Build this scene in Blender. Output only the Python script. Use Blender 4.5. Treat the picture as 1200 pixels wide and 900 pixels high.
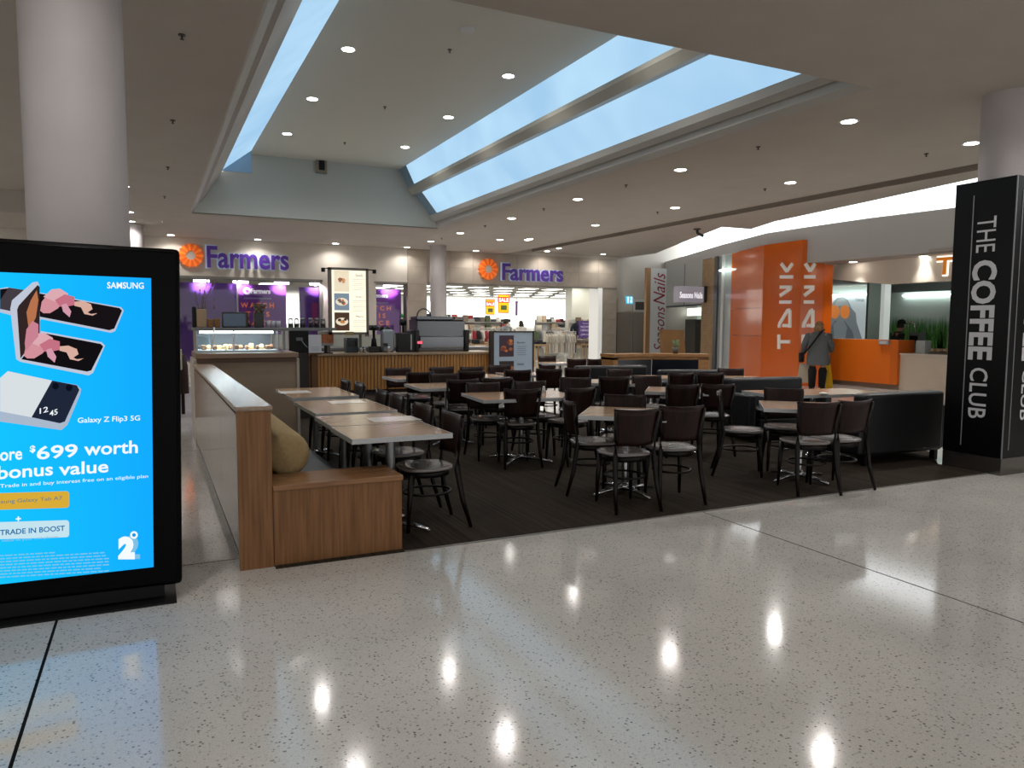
import bpy, bmesh, math, random
from mathutils import Vector, Matrix, Quaternion
random.seed(7)
for o in list(bpy.data.objects): bpy.data.objects.remove(o)
COL = bpy.context.scene.collection
PI = math.pi
def R(d): return math.radians(d)

# ------------------------------------------------------------------ camera
F_PX = 868.0
CAMH = 1.55
ROT = Matrix(((0.8996870, 0.0306072, -0.4354613),
              (-0.4365023, 0.0753979, -0.8965383),
              (0.0053923, 0.9966837, 0.0811946)))
cam_data = bpy.data.cameras.new('camera')
cam_data.sensor_width = 36.0
cam_data.lens = F_PX / 1200.0 * 36.0
cam_data.clip_start = 0.05
cam_data.clip_end = 300
cam = bpy.data.objects.new('camera', cam_data)
cam.matrix_world = Matrix.Translation((0, 0, CAMH)) @ ROT.to_4x4()
COL.objects.link(cam)
bpy.context.scene.camera = cam

# ------------------------------------------------------------------ world, exposure
world = bpy.data.worlds.new('world')
bpy.context.scene.world = world
world.use_nodes = True
bg = world.node_tree.nodes['Background']
bg.inputs[0].default_value = (1.0, 0.975, 0.955, 1)
bg.inputs[1].default_value = 0.60
vs = bpy.context.scene.view_settings
vs.view_transform = 'Standard'; vs.look = 'None'; vs.gamma = 1.0; vs.use_curve_mapping = False
vs.exposure = 0.70
SPOT_W = 58.0       # ceiling downlights
SKY_EMIT = 0.39     # skylight diffusers
COVE_EMIT = 1.7     # glow of the cove wall beside the shops
STORE_EMIT = 4.2    # panels in the department store

def pray(x, y): return ROT @ Vector((x - 600.0, -(y - 450.0), -F_PX))
def oz(x, y, z=0.0):
    d = pray(x, y); return Vector((0, 0, CAMH)) + d * ((z - CAMH) / d.z)
def oy(x, y, Y):
    d = pray(x, y); return Vector((0, 0, CAMH)) + d * (Y / d.y)
def ox(x, y, X):
    d = pray(x, y); return Vector((0, 0, CAMH)) + d * (X / d.x)

# ------------------------------------------------------------------ materials
def lin(c):
    if isinstance(c, str):
        c = [int(c[i:i+2], 16) / 255 for i in (0, 2, 4)]
    return tuple((v / 12.92 if v <= 0.04045 else ((v + 0.055) / 1.055) ** 2.4) for v in c) + (1,)
_M = {}
def mat(name, col='808080', rough=0.5, metal=0.0, emit=0.0, spec=0.5, coat=0.0, var=None, bump=0.0, nscale=8.0, stretch=(1, 1, 1), emit_col=None, alpha=1.0):
    if name in _M: return _M[name]
    m = bpy.data.materials.new(name); m.use_nodes = True
    nt = m.node_tree; p = nt.nodes['Principled BSDF']
    p.inputs['Base Color'].default_value = lin(col)
    p.inputs['Roughness'].default_value = rough
    p.inputs['Metallic'].default_value = metal
    p.inputs['Specular IOR Level'].default_value = spec
    p.inputs['Coat Weight'].default_value = coat
    p.inputs['Coat Roughness'].default_value = 0.08
    if emit:
        p.inputs['Emission Color'].default_value = lin(emit_col or col)
        p.inputs['Emission Strength'].default_value = emit
    if alpha < 1: p.inputs['Alpha'].default_value = alpha
    if var or bump:
        tc = nt.nodes.new('ShaderNodeTexCoord'); mp = nt.nodes.new('ShaderNodeMapping')
        mp.inputs['Scale'].default_value = stretch
        nt.links.new(tc.outputs['Object'], mp.inputs[0])
        nz = nt.nodes.new('ShaderNodeTexNoise'); nz.inputs['Scale'].default_value = nscale
        nz.inputs['Detail'].default_value = 4
        nt.links.new(mp.outputs[0], nz.inputs['Vector'])
        if var:
            cr = nt.nodes.new('ShaderNodeValToRGB')
            cr.color_ramp.elements[0].position = 0.32; cr.color_ramp.elements[1].position = 0.68
            cr.color_ramp.elements[0].color = lin(var); cr.color_ramp.elements[1].color = lin(col)
            nt.links.new(nz.outputs['Fac'], cr.inputs[0]); nt.links.new(cr.outputs[0], p.inputs['Base Color'])
        if bump:
            b = nt.nodes.new('ShaderNodeBump'); b.inputs['Strength'].default_value = bump
            b.inputs['Distance'].default_value = 0.01
            nt.links.new(nz.outputs['Fac'], b.inputs['Height']); nt.links.new(b.outputs[0], p.inputs['Normal'])
    _M[name] = m
    return m
def emis(name, col, s=1.0):
    """something that gives off its own light (screen picture, lamp, lit sign, glowing wall)"""
    if name in _M: return _M[name]
    m = bpy.data.materials.new(name); m.use_nodes = True
    nt = m.node_tree; nt.nodes.clear()
    e = nt.nodes.new('ShaderNodeEmission'); e.inputs[0].default_value = lin(col); e.inputs[1].default_value = s
    o = nt.nodes.new('ShaderNodeOutputMaterial'); nt.links.new(e.outputs[0], o.inputs[0])
    _M[name] = m
    return m
def glass_mat(name, tint='ffffff', refl=0.12, rough=0.02):
    if name in _M: return _M[name]
    m = bpy.data.materials.new(name); m.use_nodes = True
    nt = m.node_tree; nt.nodes.clear()
    t = nt.nodes.new('ShaderNodeBsdfTransparent'); t.inputs[0].default_value = lin(tint)
    g = nt.nodes.new('ShaderNodeBsdfGlossy'); g.inputs['Roughness'].default_value = rough
    fr = nt.nodes.new('ShaderNodeFresnel'); fr.inputs['IOR'].default_value = 1.45
    ad = nt.nodes.new('ShaderNodeMath'); ad.operation = 'ADD'; ad.inputs[1].default_value = refl * 0.4; ad.use_clamp = True
    mx = nt.nodes.new('ShaderNodeMixShader'); o = nt.nodes.new('ShaderNodeOutputMaterial')
    nt.links.new(fr.outputs[0], ad.inputs[0]); nt.links.new(ad.outputs[0], mx.inputs[0])
    nt.links.new(t.outputs[0], mx.inputs[1]); nt.links.new(g.outputs[0], mx.inputs[2]); nt.links.new(mx.outputs[0], o.inputs[0])
    _M[name] = m
    return m

def terrazzo():
    m = bpy.data.materials.new('terrazzo'); m.use_nodes = True
    nt = m.node_tree; p = nt.nodes['Principled BSDF']; L = nt.links.new
    g = nt.nodes.new('ShaderNodeNewGeometry')
    v1 = nt.nodes.new('ShaderNodeTexVoronoi'); v1.inputs['Scale'].default_value = 72
    v2 = nt.nodes.new('ShaderNodeTexVoronoi'); v2.inputs['Scale'].default_value = 150
    n = nt.nodes.new('ShaderNodeTexNoise'); n.inputs['Scale'].default_value = 1.1; n.inputs['Detail'].default_value = 3
    for t in (v1, v2, n): L(g.outputs['Position'], t.inputs['Vector'])
    def ramp(src, a, ca, b, cb):
        r = nt.nodes.new('ShaderNodeValToRGB'); e = r.color_ramp.elements
        e[0].position = a; e[0].color = ca; e[1].position = b; e[1].color = cb
        L(src, r.inputs[0]); return r.outputs[0]
    base = ramp(n.outputs['Fac'], 0.3, lin('c2bfb9'), 0.7, lin('d1cec8'))
    c1 = ramp(v1.outputs['Color'], 0.10, lin('83807d'), 0.42, (1, 1, 1, 1))
    sp = ramp(v2.outputs['Distance'], 0.16, lin('9b9895'), 0.36, (1, 1, 1, 1))
    d1 = ramp(v1.outputs['Distance'], 0.30, (1, 1, 1, 1), 0.46, (0, 0, 0, 1))
    mx = nt.nodes.new('ShaderNodeMix'); mx.data_type = 'RGBA'; mx.blend_type = 'MULTIPLY'
    L(d1, mx.inputs[0]); L(base, mx.inputs[6]); L(c1, mx.inputs[7])
    mx2 = nt.nodes.new('ShaderNodeMix'); mx2.data_type = 'RGBA'; mx2.blend_type = 'MULTIPLY'; mx2.inputs[0].default_value = 0.5
    L(mx.outputs[2], mx2.inputs[6]); L(sp, mx2.inputs[7])
    L(mx2.outputs[2], p.inputs['Base Color'])
    n2 = nt.nodes.new('ShaderNodeTexNoise'); n2.inputs['Scale'].default_value = 2.2; L(g.outputs['Position'], n2.inputs['Vector'])
    mr = nt.nodes.new('ShaderNodeMapRange'); mr.inputs['To Min'].default_value = 0.07; mr.inputs['To Max'].default_value = 0.14
    L(n2.outputs['Fac'], mr.inputs[0]); L(mr.outputs[0], p.inputs['Roughness'])
    p.inputs['Specular IOR Level'].default_value = 0.75
    return m
def carpet():
    m = bpy.data.materials.new('carpet'); m.use_nodes = True
    nt = m.node_tree; p = nt.nodes['Principled BSDF']; L = nt.links.new
    g = nt.nodes.new('ShaderNodeNewGeometry'); mp = nt.nodes.new('ShaderNodeMapping'); mp.inputs['Scale'].default_value = (38, 0.7, 1)
    n = nt.nodes.new('ShaderNodeTexNoise'); n.inputs['Scale'].default_value = 1.0; n.inputs['Detail'].default_value = 3
    L(g.outputs['Position'], mp.inputs[0]); L(mp.outputs[0], n.inputs['Vector'])
    r = nt.nodes.new('ShaderNodeValToRGB'); e = r.color_ramp.elements
    e[0].position = 0.30; e[0].color = lin('251f19'); e[1].position = 0.72; e[1].color = lin('3d352c')
    L(n.outputs['Fac'], r.inputs[0]); L(r.outputs[0], p.inputs['Base Color'])
    n2 = nt.nodes.new('ShaderNodeTexNoise'); n2.inputs['Scale'].default_value = 400
    L(g.outputs['Position'], n2.inputs['Vector'])
    b = nt.nodes.new('ShaderNodeBump'); b.inputs['Strength'].default_value = 0.4; b.inputs['Distance'].default_value = 0.004
    L(n2.outputs['Fac'], b.inputs['Height']); L(b.outputs[0], p.inputs['Normal'])
    p.inputs['Roughness'].default_value = 0.95; p.inputs['Specular IOR Level'].default_value = 0.1
    return m
TERR = terrazzo(); CARP = carpet()
CEIL = mat('ceiling_paint', 'bdb6ae', 0.8, spec=0.2, var='b8b1a9', nscale=1.5)
WALLP = mat('wall_paint', 'cfc8bd', 0.75, spec=0.2, var='c9c2b7', nscale=2)
WHITE = mat('white_paint', 'dcdad6', 0.55, spec=0.3)
COLM = mat('column_paint', 'b9b3b3', 0.55, spec=0.35, var='b3adad', nscale=3)
TILEM = mat('wall_tile', 'b5aa9c', 0.3, var='a99e90', nscale=3)
GROUT = mat('grout', '7d756b', 0.9)
OAK = mat('oak_veneer', '8f6540', 0.38, var='704b2b', nscale=6, stretch=(9, 9, 0.35), spec=0.4)
OAKH = mat('oak_top', '9a6f48', 0.25, var='80593a', nscale=5, stretch=(0.5, 7, 7), spec=0.5)
OAKCAP = mat('oak_cap', 'a08a76', 0.20, var='937c68', nscale=5, stretch=(7, 0.5, 7), spec=0.7)
SLATW = mat('slat_wood', 'a5733a', 0.45, var='8a5d2c', nscale=5, stretch=(6, 6, 0.4))
DARKW = mat('dark_wood', '2a1512', 0.36, var='190c0a', nscale=5, stretch=(8, 8, 0.6), spec=0.22)
CHAIRF = mat('chair_frame', '110a08', 0.38, spec=0.25)
SEATM = mat('chair_seat', '77716f', 0.26, spec=0.8, coat=0.3)
CHROME = mat('chrome', 'c8c8cc', 0.16, 1.0)
STEEL = mat('brushed_steel', 'a5a7a9', 0.32, 1.0)
STEELD = mat('dull_steel', '6e7072', 0.4, 0.9)
ALU = mat('aluminium_edge', 'b4b8ba', 0.35, 0.3)
TTOP = mat('laminate_top', 'ab8a6c', 0.20, var='9f7e60', nscale=4, stretch=(0.6, 8, 1), spec=0.6)
BLACK = mat('black_plastic', '0a0a0b', 0.25, spec=0.5)
BLACKM = mat('black_matt', '0b0b0c', 0.55, spec=0.3)
LEATH = mat('black_leather', '0c0e11', 0.42, spec=0.4, bump=0.15, nscale=60)
TAN = mat('tan_upholstery', 'a8936d', 0.85, var='9a855f', nscale=40, spec=0.1)
CREAMP = mat('cream_panel', 'a08d78', 0.5, var='9a8672', nscale=3)
GREYG = mat('grey_gloss', '97928f', 0.12, spec=0.7, var='8b8683', nscale=3)
ORANGE = mat('orange_gloss', 'e0660c', 0.16, spec=0.6, coat=0.3)
ORANGEM = mat('orange_laminate', 'e8720f', 0.4)
GLASS = glass_mat('clear_glass', refl=0.0)
WALLW = mat('shop_white', 'd8dad8', 0.5, spec=0.3)

# ------------------------------------------------------------------ mesh builder
class MB:
    def __init__(s): s.v = []; s.f = []; s.sm = []
    def add(s, vs, fs, smooth=False):
        n = len(s.v); s.v += [tuple(v) for v in vs]
        for f in fs: s.f.append(tuple(i + n for i in f)); s.sm.append(smooth)
        return s
    def box(s, x0, x1, y0, y1, z0, z1, M=None):
        vs = [Vector((x, y, z)) for z in (z0, z1) for y in (y0, y1) for x in (x0, x1)]
        if M: vs = [M @ v for v in vs]
        return s.add(vs, [(0, 2, 3, 1), (4, 5, 7, 6), (0, 1, 5, 4), (1, 3, 7, 5), (3, 2, 6, 7), (2, 0, 4, 6)])
    def bbox(s, x0, x1, y0, y1, z0, z1, b=0.01, M=None, seg=2):
        """box with rounded edges"""
        bm = bmesh.new(); bmesh.ops.create_cube(bm, size=1)
        for v in bm.verts:
            v.co = Vector(((x0+x1)/2 + v.co.x*(x1-x0), (y0+y1)/2 + v.co.y*(y1-y0), (z0+z1)/2 + v.co.z*(z1-z0)))
        b = min(b, 0.49*min(x1-x0, y1-y0, z1-z0))
        bmesh.ops.bevel(bm, geom=bm.edges[:], offset=b, segments=seg, affect='EDGES', profile=0.6)
        if M: bmesh.ops.transform(bm, matrix=M, verts=bm.verts)
        bm.verts.index_update()
        n0 = len(s.v); s.v += [tuple(v.co) for v in bm.verts]
        fl_ = list(bm.faces); thr = sorted([f.calc_area() for f in fl_])[-6]
        for f in fl_: s.f.append(tuple(v.index+n0 for v in f.verts)); s.sm.append(f.calc_area() < thr*0.999)
        bm.free(); return s
    def prism(s, poly, z0, z1):
        n = len(poly)
        a = sum(poly[i][0]*poly[(i+1) % n][1]-poly[(i+1) % n][0]*poly[i][1] for i in range(n))
        if a < 0: poly = poly[::-1]
        vs = [(p[0], p[1], z0) for p in poly] + [(p[0], p[1], z1) for p in poly]
        fs = [tuple(range(n))[::-1], tuple(range(n, 2*n))] + [(i, (i+1) % n, n+(i+1) % n, n+i) for i in range(n)]
        return s.add(vs, fs)
    def extrude(s, pts, d):
        """planar polygon pts extruded by vector d"""
        n = len(pts); d = Vector(d); pts = [Vector(p) for p in pts]
        return s.add(pts + [p + d for p in pts], [tuple(range(n)), tuple(range(n, 2*n))[::-1]] + [(i, n+i, n+(i+1) % n, (i+1) % n) for i in range(n)])
    def lathe(s, prof, n=20, c=(0, 0, 0), M=None):
        vs = []; m = len(prof)
        for k in range(n):
            a = 2*PI*k/n
            for r, z in prof:
                v = Vector((c[0]+r*math.cos(a), c[1]+r*math.sin(a), c[2]+z)); vs.append(M @ v if M else v)
        fs = []
        for k in range(n):
            for j in range(m-1):
                fs.append((k*m+j, ((k+1) % n)*m+j, ((k+1) % n)*m+j+1, k*m+j+1))
        s.add(vs, fs, True)
        return s
    def cyl(s, x, y, z0, z1, r, n=20, r2=None):
        r2 = r if r2 is None else r2
        n0 = len(s.v)
        vs = [(x+r*math.cos(2*PI*k/n), y+r*math.sin(2*PI*k/n), z0) for k in range(n)] + [(x+r2*math.cos(2*PI*k/n), y+r2*math.sin(2*PI*k/n), z1) for k in range(n)]
        s.add(vs, [(k, (k+1) % n, n+(k+1) % n, n+k) for k in range(n)], True)
        s.add(vs, [tuple(range(n))[::-1], tuple(range(n, 2*n))])
        return s
    def tube(s, pts, r, n=8, closed=False):
        pts = [Vector(p) for p in pts]; m = len(pts)
        rs = r if isinstance(r, (list, tuple)) else [r]*m
        vs = []; up = Vector((0, 0, 1))
        for i, p in enumerate(pts):
            if closed: t = pts[(i+1) % m]-pts[i-1]
            else: t = pts[min(i+1, m-1)]-pts[max(i-1, 0)]
            t.normalize()
            u = t.cross(up)
            if u.length < 1e-3: u = t.cross(Vector((1, 0, 0)))
            u.normalize(); w = u.cross(t)
            for k in range(n):
                a = 2*PI*k/n; vs.append(p+(u*math.cos(a)+w*math.sin(a))*rs[i])
        fs = []
        for i in range(m if closed else m-1):
            j = (i+1) % m
            for k in range(n): fs.append((i*n+k, i*n+(k+1) % n, j*n+(k+1) % n, j*n+k))
        if not closed: fs += [tuple(range(n)), tuple(range((m-1)*n, m*n))[::-1]]
        return s.add(vs, fs, True)
    def ball(s, c, r, n=10, m=7):
        rx, ry, rz = r if isinstance(r, (tuple, list)) else (r, r, r)
        vs = [(c[0], c[1], c[2]-rz)]
        for j in range(1, m):
            a = -PI/2+PI*j/m
            for k in range(n): vs.append((c[0]+rx*math.cos(a)*math.cos(2*PI*k/n), c[1]+ry*math.cos(a)*math.sin(2*PI*k/n), c[2]+rz*math.sin(a)))
        vs.append((c[0], c[1], c[2]+rz)); fs = []
        for k in range(n): fs.append((0, 1+(k+1) % n, 1+k)); fs.append((len(vs)-1, len(vs)-1-n+k, len(vs)-1-n+(k+1) % n))
        for j in range(m-2):
            for k in range(n): fs.append((1+j*n+k, 1+j*n+(k+1) % n, 1+(j+1)*n+(k+1) % n, 1+(j+1)*n+k))
        return s.add(vs, fs, True)
    def mesh(s, name, m):
        me = bpy.data.meshes.new(name); me.from_pydata(s.v, [], s.f)
        me.polygons.foreach_set('use_smooth', s.sm); me.materials.append(m); me.update()
        bm = bmesh.new(); bm.from_mesh(me); bmesh.ops.recalc_face_normals(bm, faces=bm.faces); bm.to_mesh(me); bm.free()
        return me
    def build(s, name, m, parent=None, kind=None):
        o = link(name, s.mesh(name, m), parent)
        if kind: o['kind'] = kind
        return o
def link(name, me, parent=None):
    o = bpy.data.objects.new(name, me); COL.objects.link(o)
    if parent:
        o.parent = parent
        if parent.name in WB: o.location = -parent.location
    return o
WB = set()          # things whose parts are written in world coordinates
def wthing(name, label, cat, loc, group=None):
    o = thing(name, label, cat, loc, 0.0, group); WB.add(o.name); return o
def empty(name, loc=(0, 0, 0), rz=0.0, parent=None):
    o = bpy.data.objects.new(name, None); o.empty_display_size = 0.1; COL.objects.link(o)
    o.location = loc; o.rotation_euler = (0, 0, rz)
    if parent: o.parent = parent
    return o
def tag(o, label, cat, group=None):
    o['label'] = label; o['category'] = cat
    if group: o['group'] = group
    return o
def thing(name, label, cat, loc=(0, 0, 0), rz=0.0, group=None):
    return tag(empty(name, loc, rz), label, cat, group)
def struct(name, mb, m):
    return mb.build(name, m, kind='structure')
def children(o): return [c for c in bpy.data.objects if c.parent == o]
def copy_tree(o, kids, loc=None, rz=None):
    c = o.copy(); COL.objects.link(c)
    if loc is not None: c.location = loc
    if rz is not None: c.rotation_euler = (0, 0, rz)
    for ch, sub in kids:
        d = ch.copy(); COL.objects.link(d); d.parent = c
        for g in sub:
            e = g.copy(); COL.objects.link(e); e.parent = d
    return c
def kidlist(o): return [(c, children(c)) for c in children(o)]
def rotz(a, loc=(0, 0, 0)): return Matrix.Translation(loc) @ Matrix.Rotation(a, 4, 'Z')

# lettering: the built-in font turned into a mesh and fitted to a flat quad
_TXT = {}
def textmesh(s, bold=0.0):
    k = (s, bold)
    if k in _TXT: return _TXT[k]
    cu = bpy.data.curves.new('t', 'FONT'); cu.body = s; cu.size = 1; cu.offset = bold; cu.resolution_u = 3; cu.align_x = 'LEFT'
    ob = bpy.data.objects.new('t', cu); COL.objects.link(ob)
    dg = bpy.context.evaluated_depsgraph_get(); me = bpy.data.meshes.new_from_object(ob.evaluated_get(dg))
    vs = [v.co.copy() for v in me.vertices]; fs = [tuple(p.vertices) for p in me.polygons]
    bpy.data.objects.remove(ob); bpy.data.curves.remove(cu); bpy.data.meshes.remove(me)
    x0 = min(v.x for v in vs); x1 = max(v.x for v in vs); y0 = min(v.y for v in vs); y1 = max(v.y for v in vs)
    vs = [((v.x-x0)/(x1-x0), (v.y-y0)/(y1-y0)) for v in vs]
    _TXT[k] = (vs, fs); return _TXT[k]
def text(name, s, p0, px, py, m, parent=None, bold=0.0, depth=0.0, nrm=None, lift=0.002):
    """p0 bottom left corner, px vector along the line, py vector up the letters"""
    vs, fs = textmesh(s, bold); p0 = Vector(p0); px = Vector(px); py = Vector(py)
    n = px.cross(py).normalized() if nrm is None else Vector(nrm)
    base = p0 + n*lift
    front = [base + px*a + py*b + n*depth for a, b in vs]
    mb = MB(); mb.add(front, fs)
    if depth:
        back = [base + px*a + py*b for a, b in vs]; k = len(vs)
        cnt = {}
        for f in fs:
            for i in range(len(f)):
                e = (f[i], f[(i+1) % len(f)]); cnt[tuple(sorted(e))] = cnt.get(tuple(sorted(e)), 0)+1
        side = []
        for f in fs:
            for i in range(len(f)):
                a, b = f[i], f[(i+1) % len(f)]
                if cnt[tuple(sorted((a, b)))] == 1: side.append((a, b, b+k, a+k))
        mb.add(front + back, side)
    me = bpy.data.meshes.new(name); me.from_pydata(mb.v, [], mb.f); me.materials.append(m)
    return link(name, me, parent)
def text_px(name, s, plane, a, b, h, m, parent=None, **k):
    """fit a line of text between photo points a (bottom left) and b (bottom right) on a world plane; h = cap height in px"""
    f = {'x': ox, 'y': oy}[plane[0]]
    p0 = f(a[0], a[1], plane[1]); p1 = f(b[0], b[1], plane[1]); p2 = f(a[0], a[1]-h, plane[1])
    return text(name, s, p0, p1-p0, Vector((0, 0, (p2-p0).z)), m, parent, **k)
def rect_y(x0, y0, x1, y1, Y):
    a = oy(x0, y1, Y); b = oy(x1, y0, Y)
    return a.x, b.x, a.z, b.z

# ================================================================== SETTING
CZ = 4.0
# floor: a dark bed with terrazzo slabs laid on it, joints left open
fl = struct('floor', MB().box(-14.2, 31.6, -12, 44, -0.06, -0.002), mat('joint', '1b1a19', 0.9, spec=0.05))
SL = 4.56
slab_mb = MB().box(0.007, SL-0.007, 0.007, SL-0.007, -0.03, 0.0)
slab_me = slab_mb.mesh('terrazzo_slab', TERR)
for i in range(-3, 7):
    for j in range(-3, 8):
        o = link('terrazzo_slab', slab_me, fl); o.location = (-0.49+SL*i, 5.07-SL+SL*j-SL*0, 0)
# carpet of the cafe
cp = [(0.66, 4.745), (7.90, 4.745), (7.90, 5.3), (8.6, 5.9), (8.9, 10.2), (6.3, 10.6), (6.1, 13.0), (5.9, 15.55), (1.7, 15.55), (1.7, 10.0), (0.66, 10.0)]
struct('floor_carpet', MB().prism(cp, 0.0, 0.007), CARP)
struct('trim_1', MB().box(1.5, 7.88, 4.735, 4.747, 0.0, 0.009), mat('trim_metal', '8c8a86', 0.35, 0.8))

# main ceiling, in pieces round the two raised pockets
RX0, RX1, RY0, RY1 = 0.86, 6.77, 5.47, 18.30
c = MB()
c.box(-14, 11.3, -12, RY0, CZ, CZ+0.2)
c.box(RX0, RX1, RY0, RY0+0.01, CZ, CZ+0.2)
c.box(-1.57, RX0, RY0, 24, CZ, CZ+0.2)
c.box(RX1, 11.3, RY0, 24, CZ, CZ+0.2)
c.box(RX0, RX1, RY1, 24, CZ, CZ+0.2)
c.box(-14, -1.57, 20.3, 24, CZ, CZ+0.2)
c.box(-14, -9, RY0, 20.3, CZ, CZ+0.2)
struct('ceiling', c, CEIL)
c = MB(); c.box(-9, -1.57, RY0, 20.3, CZ+0.5, CZ+0.6)
c.box(-9.02, -9, RY0, 20.3, CZ, CZ+0.5); c.box(-1.57, -1.55, RY0, 20.3, CZ+0.2, CZ+0.5); c.box(-9, -1.57, 20.3, 20.32, CZ+0.2, CZ+0.5)
struct('ceiling_left_pocket', c, CEIL)
# raised ceiling over the tables
RAISM = mat('raised_ceiling', 'd8d6cb', 0.75, spec=0.25)
struct('ceiling_raised', MB().box(2.12, 5.73, RY0-0.4, RY1, 5.40, 5.5), RAISM)
endm = mat('bulkhead_paint', 'c0c1ba', 0.7, spec=0.25)
def xz_prism(mb, pts, y0, y1): return mb.extrude([(x, y0, z) for x, z in pts], (0, y1-y0, 0))
prof = [(RX0, CZ+0.0), (RX0, 4.25), (1.05, 4.30), (1.47, 4.88), (2.12, 5.42), (5.73, 5.42), (6.60, 4.2), (RX1, CZ)]
struct('wall_bulkhead', xz_prism(MB(), prof, RY1-0.015, RY1+0.12), endm)
struct('wall_bulkhead_near', xz_prism(MB(), [(x, max(z, 4.15)) for x, z in prof], RY0-0.42, RY0-0.40), endm)
# left cove: stepped lip and beam
BEAM = mat('beam_paint', 'b3b1aa', 0.4, spec=0.5)
c = MB()
xz_prism(c, [(RX0, CZ), (RX0+0.02, CZ-0.004), (RX0+0.12, CZ+0.10), (RX0+0.10, CZ+0.22), (RX0-0.04, CZ+0.25)], RY0, RY1)
struct('trim_2', c, BEAM)
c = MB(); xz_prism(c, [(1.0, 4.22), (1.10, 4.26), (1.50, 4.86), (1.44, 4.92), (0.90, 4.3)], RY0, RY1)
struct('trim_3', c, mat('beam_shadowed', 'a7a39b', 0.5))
# right cove beams
c = MB()
xz_prism(c, [(6.50, 4.30), (6.53, 4.20), (6.62, 4.14), (6.68, 4.22), (6.62, 4.36)], RY0-0.2, RY1)
xz_prism(c, [(6.66, 4.20), (6.68, 4.06), (RX1, CZ-0.003), (RX1+0.06, CZ+0.02), (RX1+0.02, 4.25)], RY0-0.2, RY1)
struct('trim_4', c, BEAM)
c = MB(); xz_prism(c, [(5.93, 4.97), (5.93, 4.90), (6.02, 4.78), (6.12, 4.78), (6.18, 4.84), (6.10, 4.97)], RY0-0.4, RY1)
struct('trim_5', c, mat('beam_warm', 'b5b2a6', 0.35, spec=0.5))
# backlit skylight diffusers
def skymat():
    m = bpy.data.materials.new('skylight_diffuser'); m.use_nodes = True
    nt = m.node_tree; nt.nodes.clear(); L = nt.links.new
    g = nt.nodes.new('ShaderNodeNewGeometry'); n = nt.nodes.new('ShaderNodeTexNoise'); n.inputs['Scale'].default_value = 0.7
    L(g.outputs['Position'], n.inputs['Vector'])
    r = nt.nodes.new('ShaderNodeValToRGB'); e = r.color_ramp.elements
    e[0].position = 0.3; e[0].color = lin('a4cdee'); e[1].position = 0.75; e[1].color = lin('bce2fb')
    L(n.outputs['Fac'], r.inputs[0])
    em = nt.nodes.new('ShaderNodeEmission'); em.inputs[1].default_value = SKY_EMIT*1.6; L(r.outputs[0], em.inputs[0])
    o = nt.nodes.new('ShaderNodeOutputMaterial'); L(em.outputs[0], o.inputs[0]); return m
SKYM = skymat()
def panel(name, label, a, b, y0, y1, group):
    """sloped panel between (x,z) a and b"""
    o = xz_prism(MB(), [a, b, (b[0]+0.03, b[1]+0.03), (a[0]+0.03, a[1]+0.03)], y0, y1)
    o = o.build(name, SKYM); tag(o, label, 'skylight'); return o
panel('skylight_panel', 'pale blue backlit skylight strip along the left side of the raised ceiling', (1.47, 4.88), (2.14, 5.40), RY0-0.3, 17.9, 0)
panel('skylight_panel', 'upper pale blue skylight strip, above the middle beam at the right of the raised ceiling', (5.73, 5.40), (5.97, 4.90), RY0-0.3, RY1-0.5, 0)
panel('skylight_panel', 'wide lower pale blue skylight strip between the two grey beams', (6.08, 4.86), (6.55, 4.28), RY0-0.3, RY1-0.5, 0)
endp = mat('cove_end', '8fa9bd', 0.6)
c = MB(); xz_prism(c, [(5.73, 5.40), (5.97, 4.90), (6.0, 4.93), (5.76, 5.43)], RY1-0.5, RY1); xz_prism(c, [(6.08, 4.86), (6.55, 4.28), (6.58, 4.31), (6.11, 4.89)], RY1-0.5, RY1)
c.box(1.47, 2.14, 17.9, 17.92, 4.9, 5.42)
struct('trim_6', c, endp)

# second ceiling strip and light cove in front of the shops
C2 = 4.12
c = MB(); c.box(11.30, 11.32, -12, 24, CZ, 4.35)
c.box(11.30, 12.38, -12, 24, 4.32, 4.4); c.box(12.34, 12.36, -12, 24, C2, 4.35)
struct('trim_7', c, mat('groove_shade', '968e85', 0.8))  # groove toned darker: the shade of the recess is put into its colour
up_edge = [(1250, 181), (1143, 209), (1000, 240), (908, 259.5), (880, 268.5), (846, 266), (800, 284), (768, 297)]
upw = [oz(x, y, C2) for x, y in up_edge]
low_edge = [(18.6, 24.6), (15.95, 18.0), (15.0, 15.2), (14.95, 13.8), (14.95, 12), (15.2, 10), (15.2, -12)]
y_near = [(12.2, -12)]
poly = [(12.36, -12), (12.36, 24)] + [(upw[-1].x, 24)] + [(p.x, p.y) for p in reversed(upw)] + [(12.7, -12)]
struct('ceiling_strip', MB().prism(poly, C2, C2+0.15), CEIL)
cv = [(19.6, 24.9), (16.75, 17.9), (15.85, 15.3), (15.8, 13.8), (15.8, 12), (16.05, 10), (16.05, -12)]
k = MB()
for i in range(len(cv)-1):
    (x0, y0), (x1, y1) = cv[i], cv[i+1]
    k.add([(x0, y0, 3.95), (x1, y1, 3.95), (x1, y1, 4.55), (x0, y0, 4.55)], [(0, 1, 2, 3)])
    k.add([(x0, y0, 4.55), (x1, y1, 4.55), (x1-.25, y1, 4.84), (x0-.25, y0, 4.84)], [(0, 1, 2, 3)])
o = k.build('luminous_cove', emis('cove_glow', 'f6fbff', COVE_EMIT))  # cove wall glows itself in place of tubes hidden behind the bulkhead
tag(o, 'long bright white light cove curving above the shop fronts on the right', 'ceiling light')
pocket = [(p.x-0.3, p.y) for p in upw] + [(upw[-1].x-.3, 24.9), (19.6, 24.9)] + cv[1:] + [(12.0, -12)]
struct('ceiling_cove_pocket', MB().prism(pocket, 4.84, 4.9), WHITE)
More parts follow.
